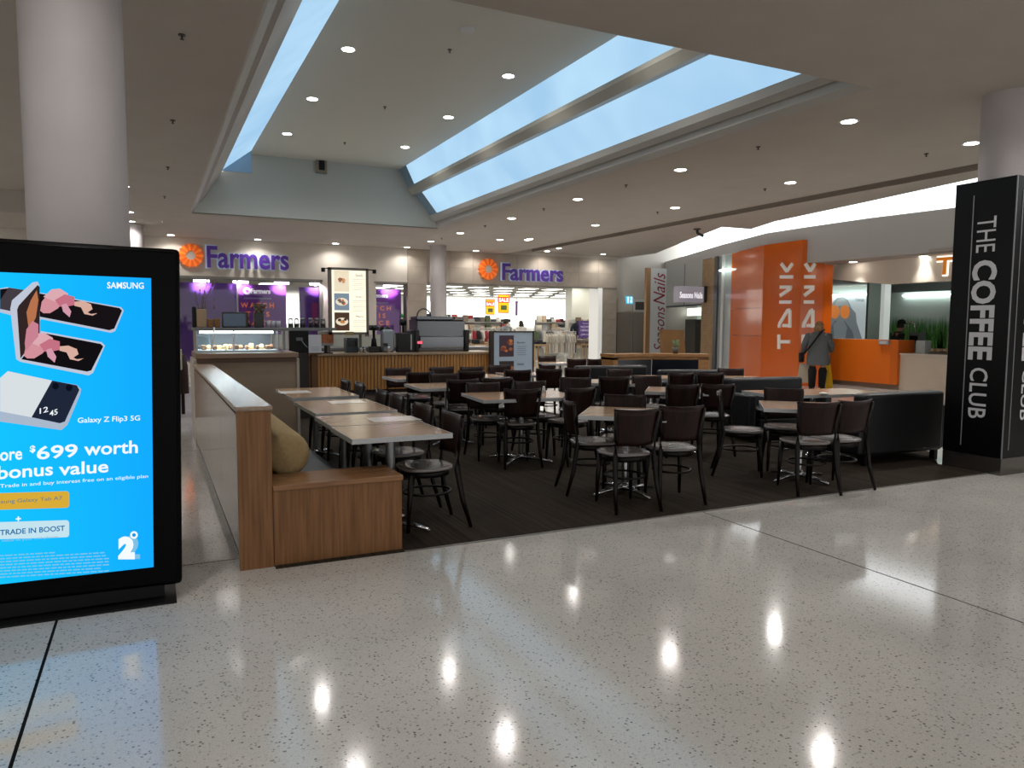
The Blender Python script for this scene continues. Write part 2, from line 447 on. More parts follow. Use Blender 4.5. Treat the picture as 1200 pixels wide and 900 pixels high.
k = MB()
uu = [(12.2, -12)] + [(p.x, p.y) for p in upw] + [(upw[-1].x, 24.5)]
for i in range(len(uu)-1):
    (x0, y0), (x1, y1) = uu[i], uu[i+1]
    k.add([(x0, y0, C2+.1), (x1, y1, C2+.1), (x1, y1, 4.86), (x0, y0, 4.86)], [(0, 1, 2, 3)])
struct('trim_10', k, WHITE)

# bulkhead over the shops
FB = mat('shop_bulkhead', 'bcb9b6', 0.5, spec=0.3)
c = MB()
inner = [(18.75, 24.55), (16.1, 17.95), (15.14, 15.2), (15.09, 13.8), (15.09, 12), (15.34, 10), (15.34, -12)]
for i in range(len(low_edge)-1):
    a, b = low_edge[i], low_edge[i+1]; d, e = inner[i], inner[i+1]
    c.prism([a, b, e, d], 3.68 if i < 2 else 3.12, 4.02)
struct('wall_right_bulkhead', c, FB)
# soffit behind the bulkhead
c = MB(); c.prism([(15.1, 13.7), (15.3, -12), (30, -12), (30, 13.7)], 3.12, 3.2)
struct('ceiling_shop', c, mat('soffit', 'a9a39c', 0.7))
c = MB(); c.prism([(15.3, 14), (18.6, 24.6), (30, 24.6), (30, 14)], 3.70, 3.78)
struct('ceiling_nail_shop', c, WALLW)

# ------------------------------------------------------------------ far wall (y = 23.8)
FY = 23.8
c = MB()
c.box(-14, 0.45, FY, FY+0.3, 0, CZ)                       # left of the display windows
c.box(0.45, 7.69, FY, FY+0.3, 2.88, CZ)                   # fascia with the sign
c.box(4.86, 6.62, FY, FY+0.3, 0, 2.88)                    # pier behind the menu board
c.box(0.45, 7.69, FY, FY+0.3, 0, 0.35); c.box(-3, 15.98, FY+0.02, FY+0.3, CZ, 4.6)
struct('wall_far', c, WALLP)
c = MB()
c.box(7.69, 8.35, FY-0.02, FY+0.5, 0, CZ); c.box(8.35, 15.98, FY+0.02, FY+0.5, 2.90, CZ); c.box(15.30, 15.98, FY+0.02, FY+0.5, 0, 2.9)
tw = struct('wall_far_entrance', c, GROUT)
tme = {}
def tile(w, h):
    k = (round(w, 3), round(h, 3))
    if k not in tme: tme[k] = MB().box(0.003, w-0.003, -0.012, 0.012, 0.003, h-0.003).mesh('wall_tile', TILEM)
    return tme[k]
def tiles(x0, x1, z0, z1, y, nx, nz, par):
    w, h = (x1-x0)/nx, (z1-z0)/nz
    for i in range(nx):
        for j in range(nz):
            o = link('wall_tile', tile(w, h), par); o.location = (x0+i*w, y, z0+j*h)
tiles(7.69, 8.35, 0, CZ, FY-0.025, 1, 7, tw)
tiles(8.35, 15.98, 2.90, CZ, FY+0.015, 9, 2, tw)
tiles(15.32, 15.98, 0, 2.90, FY+0.015, 1, 5, tw)
struct('trim_8', MB().box(15.12, 15.30, FY-0.05, FY+0.6, 0, 2.9), mat('jamb_white', 'e6e6e2', 0.3, emit=0.25))  # jamb whitened by a faint glow of its own
struct('trim_9', MB().box(0.40, 4.9, FY-0.03, FY, 2.84, 2.90).box(6.55, 7.69, FY-0.03, FY, 2.84, 2.90).box(4.80, 4.88, FY-0.03, FY+0.1, 0, 2.88).box(8.35, 15.98, FY-0.01, FY+0.02, 2.87, 2.92), mat('frame_metal', '8b8882', 0.4, 0.6))
# wall right of the entrance, with service panels and exit to toilets
c = MB(); c.box(15.98, 19.9, 24.0, 24.3, 0, 4.9)
ws = struct('wall_far_right', c, mat('wall_grey', 'c5c0b6', 0.7))
PM = mat('door_panel', '8d857c', 0.45, spec=0.4)
for nm, x0, x1, z0, z1, mm in (('door_panel', 16.12, 16.80, 0.02, 2.0, PM), ('door_panel', 16.86, 17.50, 0.02, 2.0, PM), ('wall_panel', 16.12, 16.80, 2.04, 2.52, WALLP), ('vent_panel', 16.86, 17.50, 2.04, 2.52, WALLW)):
    link(nm, MB().box(x0, x1, 23.96, 24.01, z0, z1).mesh(nm, mm), ws)
link('vent_grille', MB().box(16.95, 17.42, 23.94, 23.97, 2.12, 2.42).mesh('vent_grille', mat('grille', '4b443f', 0.5)), ws)
link('wall_panel', MB().box(16.0, 16.06, 23.9, 24.0, 2.5, 3.3).mesh('wall_panel', FB), ws)
o = thing('toilet_sign', 'small square blue toilet sign on the wall right of the store entrance', 'sign', (16.95, 23.98, 2.5))
a, b = oy(733, 356, 23.98), oy(741.5, 347.5, 23.98)
o.location = (a.x, 23.97, a.z)
w_, h_ = b.x-a.x, b.z-a.z
MB().box(0, w_, -0.02, 0.02, 0, h_).build('sign_plate', mat('sign_blue', '3fb2d8', 0.4, emit=0.6), o)
WS = mat('sign_white', 'f2f6f8', 0.4, emit=0.5)
for k, sx in enumerate((0.28, 0.72)):
    f = MB(); f.ball((w_*sx, -0.03, h_*0.80), 0.03*w_/0.25*1.0, 8, 5)
    if k == 0: f.box(w_*(sx-.09), w_*(sx+.09), -0.03, -0.02, h_*0.12, h_*0.68)
    else: f.extrude([(w_*(sx-.05), -0.03, h_*.68), (w_*(sx+.05), -0.03, h_*.68), (w_*(sx+.15), -0.03, h_*.3), (w_*(sx+.05), -0.03, h_*.12), (w_*(sx-.05), -0.03, h_*.12), (w_*(sx-.15), -0.03, h_*.3)], (0, 0.01, 0))
    f.build('figure_symbol', WS, o)

# ------------------------------------------------------------------ building round the store
INT = mat('store_wall', 'ecebe6', 0.6, emit=0.0)
c = MB(); c.box(-3, 30, 44, 44.2, 0, 4.2); c.box(-3, -2.8, 24.3, 44, 0, 4.2); c.box(30, 30.2, 24.3, 44, 0, 4.2)
struct('wall_store', c, INT)
struct('ceiling_store', MB().box(-3, 30, 24.1, 44, 3.2, 3.3), mat('store_ceiling', 'aaa69e', 0.8))
struct('wall_nail_shop', MB().box(15.9, 30, 17.85, 17.95, 0, 3.7).box(17.6, 30, 24.2, 24.3, 0, 3.7), WALLW)

# ------------------------------------------------------------------ columns
def column(label, x, y, r, z1=CZ, base=None):
    o = MB().cyl(x, y, 0, z1, r, 40).build('round_column', COLM); return tag(o, label, 'column')
column('thick white round column behind the screen kiosk', -0.36, 5.05, 0.262)
column('white round column rising out of the black lettered cladding', 8.26, 4.98, 0.24)
p = oz(515.5, 287, CZ); column('slim white round column behind the coffee machine by the store entrance', p.x, p.y+0.15, 0.262)
p = oz(155, 263, CZ); column('distant white round column far left, just right of the kiosk top', p.x, p.y, 0.262)

# black lettered cladding round the right column
t = wthing('column_cladding', 'tall black square column cladding with white vertical cafe lettering', 'sign', (7.88, 4.61, 0))
CX, CY0, CY1, CX1 = 7.88, 4.61, 5.25, 8.56
MB().bbox(CX, CX1, CY0, CY1, 0.18, 3.07, 0.004, seg=1).build('black_panel', mat('clad_black', '060608', 0.35, spec=0.2), t)
MB().box(CX+0.004, CX1-0.004, CY0+0.004, CY1-0.004, 0.0, 0.178).build('steel_plinth', mat('plinth', '77736f', 0.12, 0.85), t)
MB().box(CX-0.004, CX+0.006, CY0-0.004, CY0+0.006, 0.18, 3.07).build('corner_strip', mat('strip_grey', '8d8d8f', 0.4, 0.4), t)
LET = mat('letter_white', 'cfcfd3', 0.5)
def clad_line(name, yoff, z0, z1, w=0.008):
    MB().box(CX-0.006, CX+0.002, yoff, yoff+w, z0, z1).build(name, mat('line_grey', '8a8a8e', 0.5), t)
def on_clad(px, py): return ox(px, py, CX)
a = on_clad(1143, 229); b = on_clad(1125.5, 521)
clad_line('border_line', (a.y+b.y)/2, b.z, a.z)
zsp = {}
for s, y_top, y_bot, xl, xr, bold in (('THE', 254, 295.5, 1145, 1167, 0.0), ('COFFEE', 305, 422, 1137, 1166, 0.035), ('CLUB', 431, 490.5, 1135.5, 1156.5, 0.01)):
    xm = (xl+xr)/2
    A = on_clad(xl, (y_top+y_bot)/2); B = on_clad(xr, (y_top+y_bot)/2)
    z1 = on_clad(xm, y_top).z; z0 = on_clad(xm, y_bot).z
    zsp[s] = (z0, z1, A.y, B.y)
    yl, yr = A.y, B.y
    text('lettering', s, (CX, yl, z1), (0, 0, z0-z1), (0, yr-yl, 0), LET, t, bold=bold, nrm=(-1, 0, 0), lift=0.003)
for s, bold in (('THE', 0.0), ('COFFEE', 0.035), ('CLUB', 0.01)):
    z0, z1, yl, yr = zsp[s]
    q = lambda y: CX + 0.04 + (CY1-y)*0.86
    text('lettering', s, (q(yl), CY0, z1), (0, 0, z0-z1), (q(yr)-q(yl), 0, 0), LET, t, bold=bold, nrm=(0, -1, 0), lift=0.003)
p = oy(1188, 400, CY0)
MB().box(CX+0.10, CX+0.108, CY0-0.006, CY0+0.002, b.z, a.z).build('border_line', mat('line_grey'), t)

# ------------------------------------------------------------------ ceiling fittings
LAMPM = emis('lamp_disc', 'fffaf2', 14.0)
RIMM = mat('lamp_rim', 'd8d6d2', 0.4)
dl_rim = MB().lathe([(0.085, 0.0), (0.115, -0.006), (0.12, 0.0), (0.12, 0.012), (0.085, 0.012)], 20).mesh('lamp_rim', RIMM)
dl_disc = MB().cyl(0, 0, -0.001, 0.004, 0.088, 20).mesh('lamp_disc', LAMPM)
ORD = ['first', 'second', 'third', 'fourth', 'fifth', 'sixth', 'seventh', 'eighth', 'ninth', 'tenth', 'eleventh', 'twelfth', 'thirteenth', 'fourteenth', 'fifteenth', 'sixteenth', 'seventeenth']
def downlight(x, y, z, label, watt=SPOT_W, angle=150, group=None):
    t = thing('downlight', label, 'ceiling light', (x, y, z), 0, group)
    link('lamp_rim', dl_rim, t); d = link('lamp_disc', dl_disc, t); d.location = (0, 0, -0.004)
    if watt:
        ld = bpy.data.lights.get('downlight_%g_%g' % (watt, angle))
        if not ld:
            ld = bpy.data.lights.new('downlight_%g_%g' % (watt, angle), 'SPOT'); ld.energy = watt; ld.spot_size = R(angle); ld.spot_blend = 0.7
            ld.shadow_soft_size = 0.06; ld.color = (1, 0.965, 0.925)
        lo = bpy.data.objects.new('lamp_bulb', ld); COL.objects.link(lo); lo.parent = t; lo.location = (0, 0, -0.02)
    return t
for i, y in enumerate([-3, 0.3, 3.5, 6.47, 9.64, 12.8, 15.8, 19.0]):
    downlight(7.64, y, CZ, 'downlight in the ceiling row beside the skylight beam, %s from the camera end' % ORD[i])
for i, y in enumerate([-3, 0.3, 3.5, 6.48, 9.63, 12.77, 15.9, 19.6]):
    downlight(10.0, y, CZ, 'downlight in the ceiling row nearest the right hand shops, %s from the camera end' % ORD[i], SPOT_W*(1 if y < 6 else 2.6))
for i, y in enumerate([-3, 0.3, 3.5, 9.2, 12.4, 15.42, 18.96, 20.7]):
    downlight(-0.38, y, CZ, 'downlight in the left ceiling row beside the thick column, %s from the camera end' % ORD[i])
for i, x in enumerate([-4.2, -1.8, 0.57, 2.92, 5.22, 7.53, 9.96, 12.7, 15.05]):
    downlight(x, 23.35, CZ if x < 12 else C2, 'round downlight in the ceiling row along the far wall, %s from the left' % ORD[i], 36)
for p, l in (((505, 283), 'small downlight above the slim column by the entrance'), ((586, 281), 'downlight over the left side of the entrance, second row out'), ((621, 280), 'downlight above the store entrance sign, second row out'), ((655, 291), 'downlight over the right side of the entrance, second row out')):
    zz = C2 if p[0] == 655 else CZ; w = oz(p[0], p[1], zz); downlight(w.x, w.y, zz, l, 30)
w = oz(740, 211, CZ)
for i, y in enumerate([8.0, 10.75, 13.35, 16.0]):
    downlight(2.62, y, 5.40, 'left row downlight in the raised ceiling, %s from the camera end' % ORD[i])
    downlight(5.13, y, 5.40, 'right row downlight in the raised ceiling, %s from the camera end' % ORD[i])
for x in (2.6, 5.2, -3):
    for y in (-4, 0.5, 3.5): downlight(x, y, CZ, 'downlight in the near ceiling overhead, outside the view', 14, group='downlights over the camera')
spr_me = MB().cyl(0, 0, -0.010, 0, 0.030, 12).cyl(0, 0, -0.038, -0.010, 0.008, 8).cyl(0, 0, -0.043, -0.038, 0.018, 8).mesh('fire_sprinkler', mat('sprinkler', '3c3834', 0.4, 0.5))
def sprinkler(x, y, z, label): tag(link('fire_sprinkler', spr_me), label, 'sprinkler').location = (x, y, z)
for i, y in enumerate([7.14, 10.14, 13.19, 16.26, 20.2]): sprinkler(0.31, y, CZ, 'small dark sprinkler head left of the skylight pocket, %s from the camera' % ORD[i])
for i, y in enumerate([7.14, 10.24, 13.4]): sprinkler(10.02, y, CZ, 'small dark sprinkler head in the outer row toward the shops, %s from the camera' % ORD[i])
for i, y in enumerate([7.17, 10.34, 13.4, 16.5, 19.6]): sprinkler(7.6, y+0.75, CZ, 'small dark sprinkler head in the row beside the skylight beam, %s from the camera' % ORD[i])
for i, (px, py) in enumerate([(527, 58), (451, 125), (404, 167), (222, 42)][:3]):
    w = oz(px, py, 5.4); sprinkler(w.x, w.y, 5.4, 'small dark sprinkler head in the raised ceiling, %s from the camera' % ORD[i])
w = oz(548, 34, 5.4); o = MB().cyl(0, 0, -0.03, 0, 0.09, 20).build('smoke_detector', WHITE); o.location = w; tag(o, 'flat white smoke detector in the raised ceiling near the skylight', 'detector')
# wall speaker on the bulkhead
t = thing('wall_speaker', 'small dark speaker with a pale frame high on the bulkhead', 'speaker', (3.86, RY1-0.06, 5.14))
w = oy(376.5, 195, RY1-0.06); t.location = w
MB().bbox(-0.13, 0.13, -0.05, 0.06, -0.16, 0.16, 0.01).build('speaker_housing', mat('speaker_case', '8f8674', 0.5), t)
MB().bbox(-0.07, 0.07, -0.09, -0.045, -0.10, 0.13, 0.03).build('speaker_grille', BLACKM, t)
# small cluster on the ceiling strip and a vent
w = oz(817, 268, C2)
t = thing('ceiling_camera', 'small dark ceiling camera cluster left of the light cove', 'camera', w)
MB().cyl(0, 0, -0.03, 0, 0.10, 14).build('mount_plate', mat('cam_grey', '5c5650', 0.5), t)
MB().tube([(0, 0, -0.03), (0.02, 0, -0.12), (0.14, -0.1, -0.2)], 0.04, 8).build('camera_body', mat('cam_dark', '332e2a', 0.5), t)

# ================================================================== JUICE SHOP (right)
# orange pillar, three faces
o1 = (14.82, 13.80); o2 = (14.92, 15.2); o3 = (15.75, 17.35); o4 = (16.6, 17.2); o5 = (15.42, 13.62)
t = wthing('orange_pillar', 'tall glossy orange clad pillar with white vertical lettering', 'pillar', (14.82, 13.8, 0))
core = MB().prism([(15.0, 14.0), (15.1, 15.3), (15.9, 17.2), (16.4, 17.0), (15.4, 13.75)], 0, 3.70).build('pillar_core', GROUT, t)
def facepanel(a, b, z0, z1, name='clad_panel', m=ORANGE, th=0.03, gap=0.004):
    A = Vector((a[0], a[1], 0)); B = Vector((b[0], b[1], 0)); d = (B-A).normalized(); A = A+d*gap; B = B-d*gap
    n = Vector((d.y, -d.x, 0))
    if n.dot(Vector((0, 0, 0))-A) > 0: n = -n      # n points away from the viewer's side
    return MB().extrude([(A.x, A.y, z0+gap), (B.x, B.y, z0+gap), (B.x, B.y, z1-gap), (A.x, A.y, z1-gap)], n*th).build(name, m, t)
for a, b in ((o1, o2), (o2, o3), (o1, o5)):
    for z0, z1 in ((0.0, 1.25), (1.25, 2.02), (2.02, 3.70)) if (a, b) == (o2, o3) else ((0.0, 3.70),):
        facepanel(a, b, z0, z1)
p = oy(975, 330, 13.7)
facepanel(o5, (15.74, 13.62), 0, 3.10)
LW = mat('letter_pale', 'd9d2c8', 0.45, emit=0.12)
def tank_letters(org, du, nrm, par):
    """letters stacked upward, each turned a quarter turn anticlockwise; org(px,py) maps photo points on the face"""
    def stroke(pts, w=0.085):
        mb = MB()
        for a, b in zip(pts[:-1], pts[1:]):
            A = org(*a); B = org(*b); d = (B-A).normalized(); s = d.cross(nrm)*w/2
            mb.extrude([A+s+nrm*0.004, B+s+nrm*0.004, B-s+nrm*0.004, A-s+nrm*0.004], nrm*0.035)
        return mb
    return stroke
def face1(px, py):   # plane through o1,o2
    n = Vector((o2[1]-o1[1], -(o2[0]-o1[0]), 0)).normalized(); d = pray(px, py)
    C0 = Vector((0, 0, CAMH)); k = (Vector((o1[0], o1[1], 0))-C0).dot(n)/d.dot(n); return C0+d*k
def face2(px, py):
    n = Vector((o5[1]-o1[1], -(o5[0]-o1[0]), 0)).normalized(); d = pray(px, py)
    C0 = Vector((0, 0, CAMH)); k = (Vector((o1[0], o1[1], 0))-C0).dot(n)/d.dot(n); return C0+d*k
n1 = -Vector((o2[1]-o1[1], -(o2[0]-o1[0]), 0)).normalized()
n2 = Vector((o5[1]-o1[1], -(o5[0]-o1[0]), 0)).normalized()
if n2.y > 0: n2 = -n2
for (fn, nn, dx) in ((face1, n1, 0), (face2, n2, 26.5)):
    S = tank_letters(fn, None, nn, t); q = 0 if dx == 0 else 1
    def X(v): return 918 + (v-918)*(1 if q == 0 else 0.86) + dx
    for strokes in ([[(X(913.5), 409), (X(913.5), 392)], [(X(915), 400.5), (X(926.5), 400.5)]],
                    [[(X(914), 384), (X(914), 380), (X(924), 363.5), (X(926.5), 363.5), (X(926.5), 384)], [(X(918), 381.5), (X(926), 381.5)]],
                    [[(X(914.5), 354), (X(928), 354)], [(X(927.5), 338), (X(915), 346.5)], [(X(915), 336.5), (X(928.5), 336.5)]],
                    [[(X(915), 324.5), (X(930), 324.5)], [(X(916.5), 309), (X(923), 318), (X(929.5), 309)]]):
        m_ = MB()
        for st in strokes:
            k = S(st); m_.add(k.v, k.f)
        m_.build('raised_letter', LW, t)
# order counter: orange front panel and pale counter
t = wthing('order_counter', 'juice shop counter with an orange front panel and pale stone side', 'counter', (16.2, 12.2, 0))
MB().box(16.2, 16.8, 12.22, 13.98, 0.12, 1.20).build('orange_front', ORANGEM, t)
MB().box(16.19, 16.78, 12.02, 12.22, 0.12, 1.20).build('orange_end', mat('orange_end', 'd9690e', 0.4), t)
MB().box(16.3, 16.9, 12.0, 14.6, 0.0, 0.12).build('timber_plinth', mat('plinth_wood', '8f7a66', 0.5), t)
MB().box(16.28, 17.0, 6.5, 12.02, 0.0, 0.86).build('pale_front', mat('pale_stone', 'd3c4b2', 0.45, var='cdbda9', nscale=2), t)
MB().box(16.24, 17.05, 6.5, 12.02, 0.86, 0.89).build('counter_top', mat('pale_top', 'dbd3c8', 0.3), t)
t = thing('card_reader_sign', 'small grey label box clipped on the orange counter edge', 'sign', (16.17, 12.42, 1.13))
MB().box(-0.02, 0.03, -0.16, 0.12, -0.04, 0.06).build('label_holder', mat('lab_grey', '9ea2a4', 0.4), t)
MB().box(-0.024, -0.018, -0.12, 0.08, -0.025, 0.04).build('label_card', mat('lab_white', 'c9cdcf', 0.5), t)
# shop canopy with the T sign
A = Vector((16.05, 14.05, 0)); B = Vector((15.85, 12.17, 0))
k = MB(); zl = 2.77
k.add([(A.x, A.y, zl), (B.x, B.y, 2.54), (B.x, B.y, 3.2), (A.x, A.y, 3.2), (A.x+.2, A.y, zl), (B.x+.2, B.y, 2.54), (B.x+.2, B.y, 3.2), (A.x+.2, A.y, 3.2)], [(0, 1, 2, 3), (4, 7, 6, 5), (0, 4, 5, 1), (3, 2, 6, 7), (0, 3, 7, 4), (1, 5, 6, 2)])
k.prism([(B.x, B.y), (B.x+0.2, B.y), (B.x+0.1, -4), (B.x-0.1, -4)], 2.54, 3.2)
struct('wall_shop_canopy', k, mat('canopy_cream', 'e2d6c6', 0.5, spec=0.3))
struct('ceiling_juice_shop', MB().prism([(A.x+.2, A.y), (B.x+.2, B.y), (B.x+.1, -4), (21.4, -4), (21.4, 19), (16.4, 19), (16.4, 17.3)], 2.79, 2.85), mat('soffit2', '9c968f', 0.7))
def oplane(px, py, P, n):
    d = pray(px, py); C0 = Vector((0, 0, CAMH)); k = (P-C0).dot(n)/d.dot(n); return C0+d*k
cn = Vector((1, 0, 0))
t = wthing('letter_sign', 'orange letter with a white glowing edge on the cream shop canopy', 'sign', (B.x-0.05, 11.0, 2.7))
def onc(px, py): return oplane(px, py, Vector((B.x, B.y, 0)), cn)
hm = emis('halo_white', 'fff6e6', 1.3); om = mat('sign_orange', 'c9751f', 0.4, emit=0.3)
for nm, m_, w, o_ in (('letter_halo', hm, 0.125, 0.03), ('letter_face', om, 0.075, 0.07)):
    k = MB(); e = (w-0.075)/2
    p1, p2, p3, p4 = onc(1100, 304), onc(1119.5, 302.7), onc(1109.5, 304), onc(1108.2, 322)
    for a, b in ((p1, p2), (p3, p4)):
        d = (b-a).normalized(); s = Vector((0, 0, 1)) if abs(d.z) < .5 else Vector((0, 1, 0))
        k.extrude([a-d*e+s*w/2-cn*o_, b+d*e+s*w/2-cn*o_, b+d*e-s*w/2-cn*o_, a-d*e-s*w/2-cn*o_], cn*(o_-0.005))
    k.build(nm, m_, t)
# back wall, poster, partition, grass mural
BX = 20.0
struct('wall_juice_shop', MB().box(BX, BX+0.1, -4, 17.6, 0, 3.0).box(16.4, 20, 17.5, 17.6, 0, 3.0), mat('juice_wall', 'c5cdcc', 0.5))
def on_b(px, py, X=BX-0.02): return ox(px, py, X)
def quad(mb, pts, d): return mb.extrude(pts, d)
t = wthing('wall_poster', 'large wall poster of a grey hooded figure with orange slices for eyes', 'poster', (BX-0.03, 16.5, 1.0))
PX = BX-0.04
pm = mat('poster_pale', 'c3ccd0', 0.45, emit=0.30)  # sheet and figure colours glow a little, added to brighten the poster
pt = [ox(960, 343.5, PX), ox(1014.5, 347, PX), ox(1017, 402, PX), ox(960, 402, PX)]
quad(MB(), pt, (0.02, 0, 0)).build('poster_sheet', pm, t)
GA = mat('poster_grey', '8f979b', 0.5, emit=0.2); GB = mat('poster_dark', '6d747a', 0.5, emit=0.2); OS = mat('poster_orange', 'd9803c', 0.5, emit=0.35); GC = mat('poster_mid', 'a9b0b3', 0.5, emit=0.2)
def shape(name, pts, m_, par, off, X=PX): return quad(MB(), [ox(x, y, X)-Vector((off, 0, 0)) for x, y in pts], (0.003, 0, 0)).build(name, m_, par)
shape('figure_hair', [(972, 370), (975, 356), (981, 349), (988, 348), (994, 352), (998, 361), (1003, 367), (1004, 378), (1010, 396), (1011, 402), (972, 402)], GA, t, 0.006)
shape('figure_hair', [(981, 352), (988, 349.5), (993, 353), (996, 360), (984, 358), (975, 364)], GC, t, 0.010)
shape('figure_cloak', [(972, 385), (979, 376), (990, 376), (999, 388), (1003, 402), (972, 402)], GB, t, 0.012)
shape('figure_face', [(977, 380), (983, 375), (989, 376), (993, 384), (990, 402), (978, 402)], GA, t, 0.015)
for cx in (978.5, 990.5):
    shape('fruit_slice', [(cx+5.6*math.cos(a*PI/8), 365.5+8*math.sin(a*PI/8)) for a in range(16)], OS, t, 0.018)
text('lettering', 'TANK', ox(1002, 353, PX), ox(1013, 353.6, PX)-ox(1002, 353, PX), (0, 0, 0.09), mat('ink_grey', '6d7376', 0.5), t, nrm=(-1, 0, 0), lift=0.004)
p0 = ox(962, 346, PX); p1 = ox(1058, 349, PX)
lt = MB().box(PX-0.12, PX, min(p0.y, p1.y)+0.6, max(p0.y, p1.y), 2.50, 2.54).build('cove_strip', emis('strip_white', 'eefff6', 4.0)); tag(lt, 'thin glowing strip light above the poster in the juice shop', 'light strip')
# white partition, cupboard door with black rail
a = ox(1036, 345, 18.4)
t = wthing('white_partition', 'slim white partition post between the poster and the grass mural', 'partition', (18.4, a.y, 0))
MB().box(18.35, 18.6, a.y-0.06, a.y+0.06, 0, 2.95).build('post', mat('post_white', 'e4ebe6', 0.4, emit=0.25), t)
t = wthing('storage_cupboard', 'white storage cupboard with a black vertical rail in the juice shop', 'cupboard', (19.9, 15, 0))
b = ox(1019, 345, 19.6); d = ox(1033, 345, 19.6); e = ox(1023.5, 370, 19.6)
MB().box(19.6, 19.98, d.y, b.y, 0, 1.95).build('cupboard_door', mat('cup_white', 'cdd5d8', 0.4), t)
MB().box(19.6, 19.98, d.y, b.y, 1.98, 2.7).build('upper_panel', mat('cup_up', 'b9beb9', 0.5), t)
MB().box(19.57, 19.6, e.y-0.02, e.y+0.02, 0.8, 1.9).build('black_rail', BLACKM, t)
t = wthing('grass_mural', 'wide wall mural of green grass behind the juice counter', 'mural', (19.3, 12.5, 1.0))
MX = 19.3
q = [ox(1038.5, 372, MX), ox(1125, 372, MX), ox(1125, 410, MX), ox(1038.5, 410, MX)]
MB().box(MX, MX+0.05, q[1].y, q[0].y, 0.6, 2.5).build('mural_sheet', mat('mural_pale', 'd2dedb', 0.4), t)
gm = [mat('grass_a', '58a646', 0.6), mat('grass_b', '3c8034', 0.6), mat('grass_c', '78c45c', 0.6)]
zt, zb = q[0].z, 1.0
rs = random.Random(3)
for gi, g in enumerate(gm):
    k = MB()
    for i in range(260):
        y = rs.uniform(q[1].y, q[0].y); h = rs.uniform(0.55, 1.0)*(1.0-gi*0.10); s = rs.uniform(-.08, .08)
        k.add([(MX-0.012-0.006*gi, y-0.012, zb-.3), (MX-0.012-0.006*gi, y+0.012, zb-.3), (MX-0.012-0.006*gi, y+s, min(zb+h, 1.85))], [(0, 1, 2)])
    k.build('grass_blades', g, t, kind='stuff')
MB().box(MX-0.01, MX, q[1].y, q[0].y, 0.6, 1.35).build('grass_band', mat('grass_d', '2d5c28', 0.6, var='1f451e', nscale=10, stretch=(1, 8, 1)), t)
lt = MB().box(MX-0.10, MX, q[1].y, ox(1060, 345, MX).y, 2.38, 2.42).build('cove_strip', emis('strip_white', 'eefff6', 4.0)); tag(lt, 'thin glowing strip light above the grass mural', 'light strip')
struct('wall_juice_side', MB().box(18.5, 19.3, q[0].y-0.02, q[0].y+0.05, 0, 2.95), mat('side_grey', '9aa39c', 0.5))
# things on the juice counter
def boxthing(name, label, cat, x0, y0, x1, y1, X, dx, m_, part='body'):
    a = ox(x0, y1, X); b = ox(x1, y0, X)
    t = wthing(name, label, cat, (X, (a.y+b.y)/2, min(a.z, b.z)))
    MB().bbox(X, X+dx, min(a.y, b.y), max(a.y, b.y), a.z, b.z, 0.008, seg=1).build(part, m_, t)
    return t
ZC = 0.89
def counter_item(name, label, cat, xc, wpx, ztop, m_, X=16.55, dx=0.25, part='body'):
    a = ox(xc-wpx/2, 400, X); b = ox(xc+wpx/2, 400, X)
    t = wthing(name, label, cat, (X, (a.y+b.y)/2, ZC))
    MB().bbox(X, X+dx, b.y, a.y, ZC, ztop, 0.008, seg=1).build(part, m_, t); return t
t = counter_item('cup_stack', 'grey cup holder with a white rim beside the orange counter end', 'cup', 1053.5, 6, 1.10, STEELD, part='cup_holder')
y_ = ox(1053.5, 400, 16.55).y
MB().lathe([(0.05, 1.10), (0.08, 1.16), (0.075, 1.18), (0.0, 1.18)], 12, (16.67, y_, 0)).build('cup_rim', WHITE, t)
t = counter_item('display_box', 'pale upright box in the middle of the juice counter', 'box', 1078.5, 11, 1.20, mat('box_grey', 'b9c0bd', 0.5), part='box_body')
t = counter_item('blender_unit', 'grey blender cabinet behind the pale upright box', 'appliance', 1071, 13, 1.38, mat('blend_grey', '6f7d76', 0.4), X=17.6, part='blender_case')
MB().box(17.56, 17.6, ox(1071, 400, 17.6).y-0.1, ox(1071, 400, 17.6).y+0.1, 1.1, 1.3).build('control_panel', BLACKM, t)
t = counter_item('juice_machine', 'tall grey drink dispenser by the right end of the juice counter', 'appliance', 1114, 8, 1.42, mat('disp_grey', '8f9691', 0.35, 0.3), X=16.7, part='machine_body')
MB().cyl(16.83, ox(1114, 400, 16.7).y, 1.42, 1.5, 0.08, 12).build('dark_lid', BLACKM, t)
t = counter_item('pastry_tray', 'long tray of pastries on the juice counter', 'tray', 1103, 28, 0.93, mat('tray_dark', '6b5d50', 0.5), part='tray_base')
for k in range(7):
    y_ = ox(1092+k*3.8, 400, 16.6).y
    o = MB().ball((0, 0, 0.05), (0.08, 0.055, 0.05), 8, 5).build('pastry', mat('pastry%d' % (k % 2), ('b59a7c', '9b8468')[k % 2], 0.7)); o.location = (16.66, y_, 0.928)
    tag(o, 'small pale pastry on the tray, %s from the left' % ORD[k], 'pastry', 'pastries on the juice counter tray')
t = wthing('gooseneck_tap', 'tall curved chrome tap in front of the grass mural', 'tap', (17.3, ox(1062, 400, 17.3).y, 0.89))
y_ = ox(1063, 400, 17.3).y
MB().tube([(17.3, y_, 0.6), (17.3, y_, 1.55)] + [(17.3, y_-0.1+0.1*math.cos(a*PI/6), 1.55+0.1*math.sin(a*PI/6)) for a in range(1, 6)] + [(17.3, y_-0.2, 1.42)], 0.014, 8).build('spout', CHROME, t)
MB().cyl(17.3, y_, 0.0, 0.62, 0.05, 12).build('tap_pedestal', STEELD, t)
